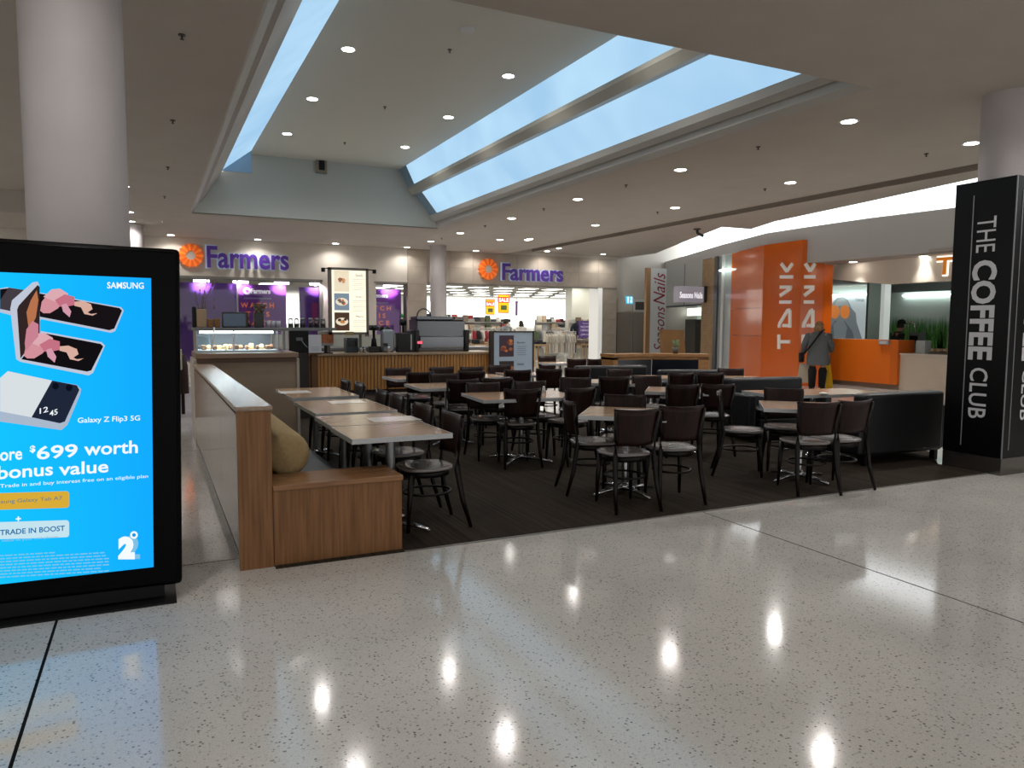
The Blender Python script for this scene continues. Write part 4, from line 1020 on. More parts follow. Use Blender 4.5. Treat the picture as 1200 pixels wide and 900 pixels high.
# long slatted counter
WY = 15.5
wa = oy(340, 414.7, WY).x; wb = oy(578, 413, WY).x
t = wthing('slatted_counter', 'long timber counter faced with thin vertical slats', 'counter', ((wa+wb)/2, WY, 0))
MB().box(wa, wb, WY+.03, WY+.9, 0.13, 0.86).build('counter_core', mat('core_dark', '5d3f1d', 0.6), t)
k = MB(); n = int((wb-wa)/0.075)
for i in range(n):
    x = wa+(wb-wa)*i/n; k.box(x+.006, x+.069, WY, WY+.03, 0.13, 0.86)
k.build('slats', SLATW, t, kind='stuff')
MB().box(wa, wb, WY+.08, WY+.9, 0, .13).build('kick_board', mat('kick', '2a221d', 0.6), t)
MB().bbox(wa, wb+.03, WY-.04, WY+.95, 0.86, 0.91, .008).build('counter_top', mat('ctop', '8f7a62', 0.3), t)
MB().box(wb, wb+.05, WY-.02, WY+.9, 0, .9).build('end_panel', mat('end_dark', '35241a', 0.4), t)
# rear bench behind with pale splashback
t = wthing('rear_bench', 'pale rear work bench behind the slatted counter', 'bench', (5, 17.6, 0))
MB().box(2.4, 7.9, 17.5, 18.2, 0, .92).build('bench_cabinet', mat('bench_grey', '8b8880', 0.4), t)
MB().box(2.4, 7.9, 17.45, 18.2, .92, .96).build('bench_top', STEEL, t)
MB().box(2.4, 5.9, 18.2, 18.26, .96, 1.26).build('splashback', mat('splash', 'a9a79b', 0.5), t)
# upper shelf over the display unit (items stand on it)
SHY = 10.95
sz = 1.475
t = wthing('upper_shelf', 'long grey shelf above the cake cabinet', 'shelf', (1.2, 11.1, 1.45))
xa = oy(226, 385, SHY).x; xb = oy(394, 388, SHY).x
MB().box(xa, xb, SHY-.02, SHY+.3, 1.435, sz).build('shelf_board', STEELD, t)
for x in (xa+.02, 1.55): MB().box(x, x+.03, SHY+.1, SHY+.14, 0, 1.435).build('shelf_post', STEELD, t)
def shelf_item(name, label, cat, px0, px1, ytop, m_, dep=.12, part='body', bev=.01, Y=SHY+.02):
    a = oy(px0, ytop, Y); b = oy(px1, ytop, Y)
    t = wthing(name, label, cat, ((a.x+b.x)/2, Y, sz)); MB().bbox(a.x, b.x, Y, Y+dep, sz, a.z, bev, seg=1).build(part, m_, t); return t
t = shelf_item('monitor', 'black framed blue grey monitor turned on the upper shelf', 'monitor', 260, 291, 365.5, BLACK, .05, 'monitor_frame')
a = oy(261.5, 367.5, SHY); b = oy(288, 382.5, SHY); MB().box(a.x, b.x, SHY+.012, SHY+.022, b.z, a.z).build('monitor_screen', mat('mon_scr', '33465a', 0.15, emit=0.12), t)
t = shelf_item('paper_bag', 'pale brown paper bag on the shelf left of the monitor', 'bag', 230, 242, 362, mat('bag_tan', '9c8468', 0.8), .1, 'bag')
t = shelf_item('basket', 'small brown wicker basket on the shelf next to the monitor', 'basket', 243, 250, 374, mat('wick', '8a6236', 0.8, var='6d4a26', nscale=30), .1, 'basket_body')
t = shelf_item('basket', 'second small brown basket directly left of the monitor', 'basket', 251, 258, 373, mat('wick'), .1, 'basket_body')
t = shelf_item('black_box', 'black box at the left end of the upper shelf', 'box', 225, 229.5, 359, BLACKM, .1, 'box_body')
t = wthing('dried_plant', 'tall thin dried grass stems at the left of the upper shelf', 'plant', (0.6, SHY+.1, sz))
k = MB(); rs = random.Random(2); bx = oy(237, 380, SHY+.1)
for i in range(14):
    h = rs.uniform(.2, .58); dx = rs.uniform(-.12, .2); p0 = Vector((bx.x+rs.uniform(-.03, .03), SHY+.1, sz+.05)); k.tube([p0, p0+Vector((dx*.3, 0, h*.6)), p0+Vector((dx, 0, h))], [.003, .003, .0015], 4)
    k.ball(tuple(p0+Vector((dx, 0, h))), (.008, .008, .03), 6, 4)
k.build('stems', mat('dry', '5f4f46', 0.8), t)
t = shelf_item('drink_dispenser', 'dark dispenser with a pale hopper right of the monitor', 'appliance', 298, 309, 366, BLACK, .15, 'machine_body')
a = oy(303.5, 366, SHY); MB().lathe([(0, 0), (.05, 0), (.09, .09), (.09, .12), (0, .12)], 14, (a.x+.02, SHY+.1, a.z)).build('hopper', glass_mat('smoky', 'c9c0a0', .2), t)
for i, (px, w_) in enumerate(((292.5, 3), (314, 5), (320, 5), (326, 5))):
    a = oy(px, 378-2*(i > 0), SHY+.1); r = w_*.5*.0138
    o = MB().lathe([(0, 0), (r*.8, 0), (r, a.z-sz), (r*.9, a.z-sz), (0, .01)], 12).build('cup_pile', mat('cup_grey', 'a9a9b4', 0.4) if i else mat('bottle_brown', '4a2a1c', 0.3)); o.location = (a.x, SHY+.1, sz)
    tag(o, ('small brown bottle beside the monitor', 'pile of grey cups right of the dark dispenser', 'middle pile of grey cups right of the dispenser', 'last pile of grey cups before the jars')[i], 'bottle' if i == 0 else 'cups')
for i, px in enumerate((340.5, 347.5, 354.5, 364, 371, 378.5)):
    a = oy(px, 374, SHY+.1); r = .036; h = .125
    tj = tag(empty('glass_jar', (a.x, SHY+.1, sz)), 'clear glass jar with a dark filling on the shelf, %s from the left' % ORD[i], 'jar', 'glass jars on the upper shelf')
    if i == 0:
        jb = MB().lathe([(0, 0), (r, 0), (r, h*.8), (r*.8, h), (0, h)], 14).mesh('jar_body', glass_mat('jar_glass', 'd8dcdc', .25))
        jf = MB().cyl(0, 0, .006, h*.45, r*.9, 12).mesh('jar_filling', mat('jar_fill', '2f2824', 0.7)); jl = MB().cyl(0, 0, h, h+.018, r*.8, 12).mesh('jar_lid', STEEL)
    link('jar_body', jb, tj); link('jar_filling', jf, tj); link('jar_lid', jl, tj)
# till, sign and equipment between the units (stands on the slatted counter)
def ctr(name, label, cat, px0, py0, px1, py1, m_, Y=WY+.2, dep=.25, part='body', bev=.012, base=.91, ch=True):
    a = oy(px0, py1, Y); b = oy(px1, py0, Y)
    z0 = base if base is not None else a.z
    t = wthing(name, label, cat, ((a.x+b.x)/2, Y, z0)); MB().bbox(a.x, b.x, Y, Y+dep, z0, b.z, bev, seg=1).build(part, m_, t); return t
t = ctr('till_screen', 'black till screen seen from behind, between cabinet and counter', 'till', 339, 387, 362, 413, BLACKM, Y=WY-3.3, dep=.06, part='till_housing', base=None)
a = oy(351, 397, WY-3.31); MB().box(a.x-.05, a.x+.05, WY-3.32, WY-3.30, a.z-.03, a.z+.02).build('port_cover', mat('port_grey', '5a5f63', 0.4), t)
MB().tube([(a.x+.03, WY-3.33, a.z-.03), (a.x+.08, WY-3.34, a.z-.1), (a.x+.12, WY-3.33, a.z-.14)], .006, 6).build('cable', mat('cable_grey', '8a8f92', 0.5), t)
q = oy(351, 413, WY-3.3)
MB().box(q.x-.15, q.x+.15, WY-3.28, WY-3.0, 0, q.z+.0).build('till_stand', mat('till_stand', '241f1d', 0.5), t)
YC = WY-3.36
a = oy(362, 413.5, YC); b = oy(376.5, 392.5, YC)
t = wthing('counter_notice', 'white upright paper notice in a stand on the counter', 'sign', (a.x, YC, a.z))
MB().box(a.x, b.x, YC, YC+.012, a.z, b.z).build('notice_sheet', mat('sheet_pale', 'c3c5cc', 0.5), t)
for i in range(4): MB().box(a.x+.03, b.x-.03, YC-.002, YC, a.z+.03+.02*i, a.z+.036+.02*i).build('print_line', mat('ink_pale', '8f939c', 0.5), t)
MB().box(a.x+.0, b.x, YC+.012, YC+.25, a.z-.03, a.z).build('stand_foot', mat('core_dark'), t)
MB().box(a.x+.05, b.x-.05, YC+.05, YC+.2, 0, a.z-.03).build('stand_pedestal', mat('core_dark'), t)
t = ctr('menu_display', 'small display showing orange food photographs right of the till', 'screen', 373, 388, 391, 405, mat('disp_case', '8f8c86', 0.4), Y=WY, dep=.06, part='display_case', base=None)
for x0, x1 in ((375.5, 382.5), (383, 390.5)):
    a = oy(x0, 402, WY); b = oy(x1, 391.5, WY); MB().box(a.x, b.x, WY-.008, WY, a.z, b.z).build('food_photo', mat('food_or', 'a8623a', 0.5, var='6b3a24', nscale=14, emit=0.05), t)
a = oy(382, 405, WY); MB().box(a.x-.03, a.x+.03, WY+.01, WY+.05, .91, a.z).build('display_post', BLACKM, t); MB().box(a.x-.14, a.x+.14, WY-.02, WY+.16, .905, .93).build('display_foot', BLACKM, t)
t = ctr('toaster', 'dark grey boxy appliance on the counter below the menu board', 'appliance', 406, 396, 420, 410, mat('toast', '3c4349', 0.3, 0.4), Y=WY+.3, part='appliance_case')
for x0, x1 in ((408, 412), (413, 418)):
    a = oy(x0, 406, WY+.3); b = oy(x1, 399, WY+.3); MB().box(a.x, b.x, WY+.29, WY+.3, a.z, b.z).build('door_panel', BLACK, t)
def grinder(label, px, ytop, w, Y=WY+.35):
    a = oy(px, ytop, Y); s = a.z-.91
    t = thing('coffee_grinder', label, 'coffee grinder', (a.x, Y, .91))
    MB().bbox(-w/2, w/2, -.08, .12, 0, s*.22, .015).build('grinder_base', BLACK, t)
    MB().lathe([(0, s*.2), (w*.30, s*.2), (w*.20, s*.5), (w*.16, s*.52), (0, s*.52)], 12).build('grinder_body', BLACKM, t)
    MB().lathe([(w*.12, s*.52), (w*.14, s*.8), (w*.5, s*.82), (w*.5, s*.97), (w*.4, s), (0, s)], 14).build('hopper', mat('hopper_dark', '17171a', 0.2), t)
grinder('left black coffee grinder on the counter, standing right of the menu board', 438, 381, .24)
grinder('second black coffee grinder, beside the grey machine', 451, 383, .26, WY+.5)
grinder('third dark grinder with a green top near the coffee machine', 472, 374, .16, WY+.6)
a = oy(471, 372, WY+.6); o = MB().lathe([(0, 0), (.04, 0), (.04, .04), (.02, .08), (0, .09)], 10).build('green_bottle_top', mat('green_cap', '2f8a46', 0.4)); o.location = (a.x, WY+.6, a.z); tag(o, 'small green stopper on the dark grinder', 'stopper')
t = ctr('hot_water_unit', 'pale grey curved machine between the grinders', 'appliance', 449, 386, 463, 411, mat('unit_grey', '8d9398', 0.35, 0.3), Y=WY+.25, part='unit_case', bev=.04)
a = oy(452, 404, WY+.24); MB().cyl(a.x, WY+.25, a.z-.03, a.z+.03, .05, 12).build('black_knob', BLACK, t)
t = ctr('milk_fridge', 'black upright box left of the coffee machine', 'appliance', 467, 390, 487, 413, BLACK, Y=WY+.15, part='fridge_case')
a = oy(481, 410, WY+.14); b = oy(482.5, 392, WY+.14); MB().box(a.x, b.x, WY+.13, WY+.15, a.z, b.z).build('pale_handle', STEEL, t)
for i, px in enumerate((423, 427, 456)):
    a = oy(px, 405, WY+.12); o = MB().lathe([(0, 0), (.035, 0), (.03, .08), (.045, .13), (.04, .13), (0, .01)], 12).build('milk_jug', CHROME); o.location = (a.x, WY+.12, .91); tag(o, ('small chrome jug right of the boxy appliance', 'second small chrome jug, nearer the grinders', 'small chrome jug before the grey machine')[i], 'jug')
# espresso machine
Y = WY+.18
a = oy(487, 411, Y); b = oy(547, 371, Y); W = b.x-a.x; H = b.z-.91
t = wthing('coffee_machine', 'large silver coffee machine with dark sides on the slatted counter', 'coffee machine', ((a.x+b.x)/2, Y, .91))
MB().extrude([(a.x+.05, Y, .96), (a.x+.05, Y, .91+H*.86), (a.x+.05, Y+.1, .91+H*.9), (a.x+.05, Y+.6, .91+H*.9), (a.x+.05, Y+.6, .96)], (W-.1, 0, 0)).build('machine_body', mat('mach_steel', '75787c', 0.22, 0.95), t)
MB().bbox(a.x+.08, b.x-.08, Y-.06, Y, .99, .91+H*.45, .03).build('lower_panel', mat('mach_steel2', '85888c', 0.18, 0.95), t)
MB().box(a.x+.04, b.x-.04, Y+.02, Y+.55, .91, .975).build('drip_tray', mat('mach_base', '6d5f4e', 0.4), t)
for x in (a.x-.03, b.x-.07): MB().bbox(x, x+.10, Y-.08, Y+.62, .91, .91+H*.62, .03).build('side_panel', BLACK, t)
MB().bbox(a.x+.06, b.x-.25, Y+.05, Y+.55, .91+H*.9, .91+H, .015).build('cup_rail', mat('mach_steel'), t)
for i in range(6): MB().cyl(a.x+.16+i*.15, Y+.12, .91+H*.88, .91+H*.97, .05, 12).build('stacked_cup', mat('cupdark', '2d3036', 0.4), t)
MB().box(a.x+.02, a.x+.12, Y-.09, Y-.06, 1.10, 1.15).build('red_light', emis('red_glow', 'ff4a5a', 1.6), t)
MB().tube([(a.x+.30+.16*math.cos(q)*-1+.0, Y+.3, .91+H+.17*math.sin(q)) for q in [i*PI/8 for i in range(9)]], .018, 7).build('top_hose', mat('hose', '3b3d40', 0.4), t)
MB().box(b.x-.32, b.x-.05, Y+.05, Y+.5, .91+H*.9, .91+H*1.0).build('warming_tray', glass_mat('smoky', 'c9c0a0'), t)
# menu light box on posts
MY = 15.2
x0, x1 = oy(386, 350, MY).x, oy(432, 350, MY).x; z1 = oy(400, 313.5, MY).z; z0 = oy(400, 391, MY).z
t = wthing('menu_lightbox', 'tall glowing cream menu light box with three food photographs', 'sign', ((x0+x1)/2, MY, z0))
k = MB(); k.box(x0, x0+.05, MY, MY+.14, z0-.02, z1); k.box(x1-.05, x1, MY, MY+.14, z0-.06, z1); k.box(x0, x1, MY, MY+.14, z1-.05, z1); k.box(x0, x1, MY, MY+.14, z0-.02, z0+.03); k.box(x0, x1, MY+.1, MY+.14, z0, z1)
k.build('box_frame', mat('box_frame', '6e675e', 0.4, 0.5), t)
MB().box(x0+.05, x1-.05, MY+.03, MY+.08, z0+.03, z1-.05).build('lit_panel', emis('menu_glow', 'fff6dc', 0.72), t)
ph = [('a', 316, 342), ('b', 342.5, 364), ('c', 365, 388)]
fx0, fx1 = oy(392, 350, MY).x, oy(409.5, 350, MY).x
fc = [('c48a52', '8a5a3a'), ('b9562a', '5f5a50'), ('c07a34', '3a2418')]
for i, (nn, ya, yb) in enumerate(ph):
    za, zb = oy(392, ya+1, MY).z, oy(392, yb-.5, MY).z
    f = MB().box(fx0, fx1, MY+.022, MY+.03, zb, za).build('food_photo', mat('photo_bg%d' % i, ('d9cbb0', '6f7f8c', '40281a')[i], 0.5, emit=0.5), t)
    cx, cz, r = (fx0+fx1)/2, (za+zb)/2, (fx1-fx0)*.42
    MB().extrude([(cx+r*math.cos(q*PI/10), MY+.018, cz+r*.62*math.sin(q*PI/10)) for q in range(20)], (0, .005, 0)).build('plate_print', mat('photo_plate', 'd5c9b5', 0.5, emit=0.5), f)
    rr = random.Random(i)
    for j in range(7):
        px_, pz_ = cx+rr.uniform(-.5, .5)*r, cz+rr.uniform(-.3, .35)*r; r2 = r*rr.uniform(.18, .34)
        MB().extrude([(px_+r2*math.cos(q*PI/4), MY+.012-.001*j, pz_+r2*.8*math.sin(q*PI/4)) for q in range(8)], (0, .004, 0)).build('food_print', mat('food%d%d' % (i, j % 2), fc[i][j % 2], 0.6, emit=0.45), f)
MN = mat('menu_ink', '8a8474', 0.5)
for i, ys in enumerate(((324, 2.4), (349, 1.8), (372, 1.8))):
    za = oy(415, ys[0], MY).z; h = ys[1]*.0165
    text('menu_heading', ('Salads', 'Burgers', 'Mains')[i], (fx1+.14, MY+.03, za), (.15, 0, 0), (0, 0, h*1.4), MN, t, nrm=(0, -1, 0))
    k = MB()
    for j in range(6): k.box(fx1+.08, fx1+.08+.27*(1-.12*(j % 3)), MY+.026, MY+.0285, za-.06-.042*j, za-.055-.042*j)
    k.build('menu_lines', mat('menu_ink2', 'd0c8b0', 0.5), t, kind='stuff')
for s, x in ((-1, x0), (1, x1)):
    MB().tube([(x, MY+.05, z1-.02), (x+s*.10, MY, z1-.03)], .012, 6).build('lamp_arm', BLACKM, t); MB().cyl(x+s*.12, MY-.02, z1-.10, z1-.02, .04, 10).build('arm_lamp', BLACKM, t)
MB().box((x0+x1)/2-.08, (x0+x1)/2+.08, MY-.01, MY+.02, z0-.03, z0+.04).build('latch', mat('latch', '8a7a55', 0.4, .6), t)
for x in (x0+.04, x1-.1): MB().box(x, x+.05, WY+.1, WY+.15, .91, z0).build('post', mat('box_frame'), t)
for x in (x0+.04, x1-.1): MB().box(x, x+.05, MY+.1, WY+.15, z0-.02, z0+.03).build('bracket', mat('box_frame'), t)
# free standing menu board at the counter end
BY = 15.35
x0, x1 = oy(579, 400, BY).x, oy(626, 400, BY).x; z1 = oy(600, 388, BY).z
t = wthing('menu_board', 'freestanding pale blue menu board in a dark frame at the counter end', 'sign', ((x0+x1)/2, BY, 0))
k = MB(); k.box(x0-.09, x0, BY, BY+.1, 0, z1); k.box(x1-.035, x1, BY, BY+.1, 0, z1); k.box(x0, x1, BY, BY+.1, z1-.03, z1); k.box(x0, x1, BY, BY+.1, 0, .12); k.build('board_frame', mat('board_frame', '2a211e', 0.4), t)
MB().box(x0, x1-.035, BY+.02, BY+.06, .12, z1-.03).build('board_face', mat('board_blue', '8f9dab', 0.35, emit=0.05), t)
def onb(px, py): return oy(px, py, BY+.02)
for i, (xa_, ya, xb_, yb) in enumerate(((585, 393, 602, 418), (585, 423, 602, 446))):
    p0, p1 = onb(xa_, yb), onb(xb_, ya); f = MB().box(p0.x, p1.x, BY+.012, BY+.02, p0.z, p1.z).build('food_photo', mat('bph%d' % i, ('3c2a36', '2e2522')[i], 0.5), t)
    rr = random.Random(20+i)
    for j in range(8):
        cx, cz, r = rr.uniform(p0.x+.06, p1.x-.06), rr.uniform(p0.z+.06, p1.z-.08), rr.uniform(.03, .07)
        MB().extrude([(cx+r*math.cos(q*PI/4), BY+.008-.0008*j, cz+r*.7*math.sin(q*PI/4)) for q in range(8)], (0, .003, 0)).build('food_print', mat('bf%d' % (j % 3), ('a2603a', '7a3a2a', 'c27a3a')[j % 3], 0.5), f)
BI = mat('board_ink', '39424c', 0.5)
p = onb(606, 403); text('menu_heading', 'Burgers', p, (.2, 0, 0), (0, 0, .055), BI, t, nrm=(0, -1, 0), bold=.02)
p = onb(606, 428); text('menu_heading', 'Salads', p, (.17, 0, 0), (0, 0, .05), BI, t, nrm=(0, -1, 0), bold=.02)
k = MB()
for j in range(5):
    p = onb(606, 406.5+2.4*j); k.box(p.x, p.x+.24*(1-.1*(j % 2)), BY+.016, BY+.0195, p.z, p.z+.012)
k.build('menu_lines', mat('board_ink2', '66717d', 0.5), t, kind='stuff')
# side passage by the kiosk
t = wthing('timber_stand', 'narrow brown timber stand in the passage beside the kiosk', 'stand', (0.1, 12.5, 0))
MB().box(.14, .36, 13.0, 13.5, 0, 1.02).build('stand_body', mat('stand_wood', '7c5a3c', 0.5), t)
for i, (x, y, z, w, h, c_) in enumerate(((.15, 13.1, 1.02, .2, .16, '8d6b48'), (.17, 13.12, 1.18, .16, .10, 'b0a596'), (.17, 13.1, 1.28, .14, .14, '87653f'))):
    o = MB().bbox(0, w, 0, .2, 0, h, .01, seg=1).build('cardboard_box', mat('cb%d' % i, c_, 0.8)); o.location = (x, y, z); tag(o, ('brown box lowest on the narrow timber stand', 'pale box in the middle of the stack on the timber stand', 'topmost brown box on the timber stand')[i], 'box')
t = wthing('coat', 'dark brown coat with a pale scarf hanging in the side passage', 'coat', (.42, 13.6, 0))
MB().lathe([(0, .35), (.10, .35), (.09, .8), (.06, 1.0), (0, 1.02)], 10, (.44, 13.6, 0)).build('coat_body', mat('coat_brown', '2f1d1a', 0.8), t)
MB().bbox(.36, .44, 13.48, 13.52, .75, 1.10, .02).build('scarf', mat('scarf_pale', 'b9b6a0', 0.8), t)
MB().cyl(.44, 13.6, 0, .36, .03, 8).build('coat_stand', DARKW, t)

# ================================================================== BANQUETTE
t = wthing('partition_wall', 'low partition with an oak end, oak cap and glossy grey side', 'partition', (0.56, 4.8, 0))
MB().box(0.452, 0.655, 4.80, 4.84, 0, 1.0).build('oak_end', OAK, t)
MB().box(0.47, 0.65, 4.84, 9.94, 0.10, 0.985).build('partition_core', mat('core_dark'), t)
MB().box(0.48, 0.64, 4.86, 9.94, 0.0, 0.10).build('recessed_plinth', STEELD, t)
MB().bbox(0.444, 0.665, 4.795, 9.97, 1.0, 1.03, .004, seg=1).build('oak_cap', OAKCAP, t)
for i in range(4):
    y0 = 4.85+i*1.27; MB().box(0.456, 0.472, y0, y0+1.265, 0.10, 0.975).build('grey_panel', GREYG, t)
t = wthing('banquette', 'banquette bench with an oak end, black seat cushion and tan roll back', 'bench', (1.05, 4.8, 0))
MB().box(0.658, 1.50, 4.80, 4.83, 0, 0.485).build('oak_end', OAK, t)
MB().box(0.66, 1.47, 4.83, 5.20, 0.02, 0.485).build('end_carcass', mat('core_dark'), t)
MB().bbox(0.657, 1.51, 4.792, 5.20, 0.485, 0.52, .004, seg=1).build('oak_seat_cap', OAKH, t)
MB().box(0.66, 1.18, 5.20, 9.94, 0.02, 0.38).build('bench_carcass', mat('bench_dark', '1d1714', 0.6), t)
for i in range(4):
    y0 = 5.205+i*1.18; MB().bbox(0.66, 1.20, y0, y0+1.175, 0.38, 0.48, .03).build('seat_cushion', LEATH, t)
prof = [(0, 0), (.10, 0), (.135, .015), (.152, .05)]
L_ = 4.6
M_ = Matrix.Translation((0.82, 5.20, 0.64)) @ Matrix.Rotation(-PI/2, 4, 'X')
MB().lathe(prof + [(.155, .1), (.155, L_-.1), (.15, L_-.03), (.1, L_), (0, L_)], 28, M=M_).build('roll_back', TAN, t)

# ================================================================== TABLES
def table(label, cx, cy, w, d, rz=0.0, style='chrome', group='cafe tables'):
    t = thing('cafe_table', label, 'table', (cx, cy, 0), R(rz), group)
    MB().bbox(-w/2+.004, w/2-.004, -d/2+.004, d/2-.004, .722, .751, .002, seg=1).build('tabletop', TTOP, t)
    k = MB(); e = .008
    for a in ((-w/2, w/2, -d/2, -d/2+e), (-w/2, w/2, d/2-e, d/2), (-w/2, -w/2+e, -d/2+e, d/2-e), (w/2-e, w/2, -d/2+e, d/2-e)): k.box(a[0], a[1], a[2], a[3], .715, .7505)
    k.build('edge_band', ALU, t)
    MB().box(-.16, .16, -.16, .16, .70, .716).build('top_plate', BLACKM, t)
    MB().cyl(0, 0, .06, .70, .030 if style == 'chrome' else .035, 16).build('pole', CHROME if style == 'chrome' else mat('pole_grey', '8f9294', 0.35, 0.6), t)
    MB().lathe([(0, .03), (.05, .03), (.045, .07), (.035, .10), (0, .10)], 14).build('hub', CHROME, t)
    for q in range(4):
        a = q*PI/2+PI/4; r = min(w, d)*.46
        f = MB().tube([(0, 0, .055), (r*.6*math.cos(a), r*.6*math.sin(a), .045), (r*math.cos(a), r*math.sin(a), .022)], [.02, .018, .013], 8)
        f.cyl(r*math.cos(a), r*math.sin(a), 0, .02, .016, 8); f.build('foot', CHROME, t)
    return t
table('front cafe table beside the banquette, nearest the oak bench end', 1.585, 5.35, .74, .68, style='grey')
table('cafe table pushed against the back of the front banquette table', 1.60, 6.05, .74, .68, style='grey')
table('long banquette table, next behind the front pair', 1.645, 7.14, .74, 1.15, style='grey')
table('farthest banquette table, near the cream counter end', 1.68, 8.66, .72, 1.18, style='grey')
table('cafe table in the front middle with paper glare, two chairs before it', 3.88, 5.60, .76, .76, -40)
table('cafe table at the front right, before the black sofas', 5.82, 5.36, .76, .76, -41)
table('wide cafe table in the second middle row, left of centre', 3.72, 7.42, 1.16, .84, -6)
table('cafe table behind the wide table, third middle row', 3.42, 8.97, .92, .82, -3)
table('small far left cafe table before the slatted counter', 3.46, 10.5, .72, .72, 0)
table('far cafe table behind the third row, left of the menu board', 4.5, 10.4, .72, .70, 0)
table('cafe table behind the front middle table, toward the right', 5.80, 7.28, .74, .74, -40)
table('cafe table in the middle, in front of the far black booth', 5.75, 8.70, .74, .74, -40)
table('low lounge table between the two black sofas', 7.15, 6.42, 1.5, .70, -10)
table('cafe table right of the middle booth, behind the lounge sofa', 7.95, 8.65, .80, .74, -30)
table('cafe table at the right of the far booth', 6.95, 9.2, .74, .70, -20)
p = oz(656, 425, .75); table('farthest cafe table, seen toward the store entrance', p.x, p.y, .8, .7, -20)
p = oz(612, 438, .75); table('far cafe table just right of the menu board', p.x, p.y, .7, .7, -10)

# ================================================================== CHAIRS
def make_chair(label):
    t = thing('dining_chair', label, 'chair', (0, 0, 0), 0, 'dark wooden cafe chairs')
    # seat: rounded square pad, front at +y
    pts = []
    for k in range(24):
        a = 2*PI*k/24; c_, s_ = math.cos(a), math.sin(a)
        rx = .205*(abs(c_)**.7)*(1 if c_ > 0 else -1); ry = .205*(abs(s_)**.7)*(1 if s_ > 0 else -1)
        rx *= 1.0+.06*(ry > 0); pts.append((rx, ry))
    k = MB(); rings = [(.94, .447), (1.0, .453), (1.0, .467), (.94, .474), (.6, .468), (.2, .464)]
    vs = []; n = len(pts)
    for f, z in rings: vs += [(x*f, y*f, z) for x, y in pts]
    fs = [tuple(range(n))[::-1], tuple(range((len(rings)-1)*n, len(rings)*n))]
    for r_ in range(len(rings)-1):
        for i in range(n): fs.append((r_*n+i, r_*n+(i+1) % n, (r_+1)*n+(i+1) % n, (r_+1)*n+i))
    k.add(vs, fs, True); k.build('seat', SEATM, t)
    k = MB(); k.lathe([(.165, .40), (.19, .40), (.19, .447), (.165, .447)], 24); k.build('seat_frame', CHAIRF, t)
    # backrest: curved plywood panel flaring to the top
    k = MB(); nx, nz = 10, 6; th = .012
    def bp(u, v, off):
        w = .168+(.205-.168)*v; x = w*u; z = .545+.30*v+.012*u*u*v
        y = -.205-.035*v-.045*(1-u*u)+off+.012
        return (x, y, z)
    for off in (0, th):
        vs = [bp(-1+2*i/nx, j/nz, off) for j in range(nz+1) for i in range(nx+1)]
        k.add(vs, [(j*(nx+1)+i, j*(nx+1)+i+1, (j+1)*(nx+1)+i+1, (j+1)*(nx+1)+i) for j in range(nz) for i in range(nx)], True)
    n0 = (nx+1)*(nz+1); ed = [(j*(nx+1), (j+1)*(nx+1)) for j in range(nz)]+[(j*(nx+1)+nx, (j+1)*(nx+1)+nx) for j in range(nz)]+[(i, i+1) for i in range(nx)]+[(nz*(nx+1)+i, nz*(nx+1)+i+1) for i in range(nx)]
    for a, b in ed: k.f.append((a, b, b+n0, a+n0)); k.sm.append(False)
    k.build('backrest', DARKW, t)
    for s in (-1, 1):
        k = MB().tube([(s*.205, -.30, 0), (s*.190, -.235, .22), (s*.175, -.200, .45), (s*.182, -.212, .62), (s*.200, -.238, .83)], [.014, .019, .022, .017, .012], 8); k.build('leg', CHAIRF, t)
        k = MB().tube([(s*.165, .185, 0), (s*.160, .172, .22), (s*.150, .150, .43)], [.013, .019, .026], 8); k.build('leg', CHAIRF, t)
    k = MB().tube([(.165*math.cos(a), -.02+.185*math.sin(a), .265) for a in [2*PI*i/24 for i in range(24)]], .010, 6, closed=True); k.build('stretcher', CHAIRF, t)
    return t
CH = None
def chair(bx, by, face, label):
    """back centre (bx,by), facing degrees from the x axis"""
    global CH, CHK
    a = R(face); cx, cy = bx+.24*math.cos(a), by+.24*math.sin(a); rz = a-PI/2
    if CH is None:
        CH = make_chair(label); CH.location = (cx, cy, .007); CH.rotation_euler = (0, 0, rz); CHK = kidlist(CH); return CH
    c_ = copy_tree(CH, CHK, (cx, cy, .007), rz); c_['label'] = label; return c_
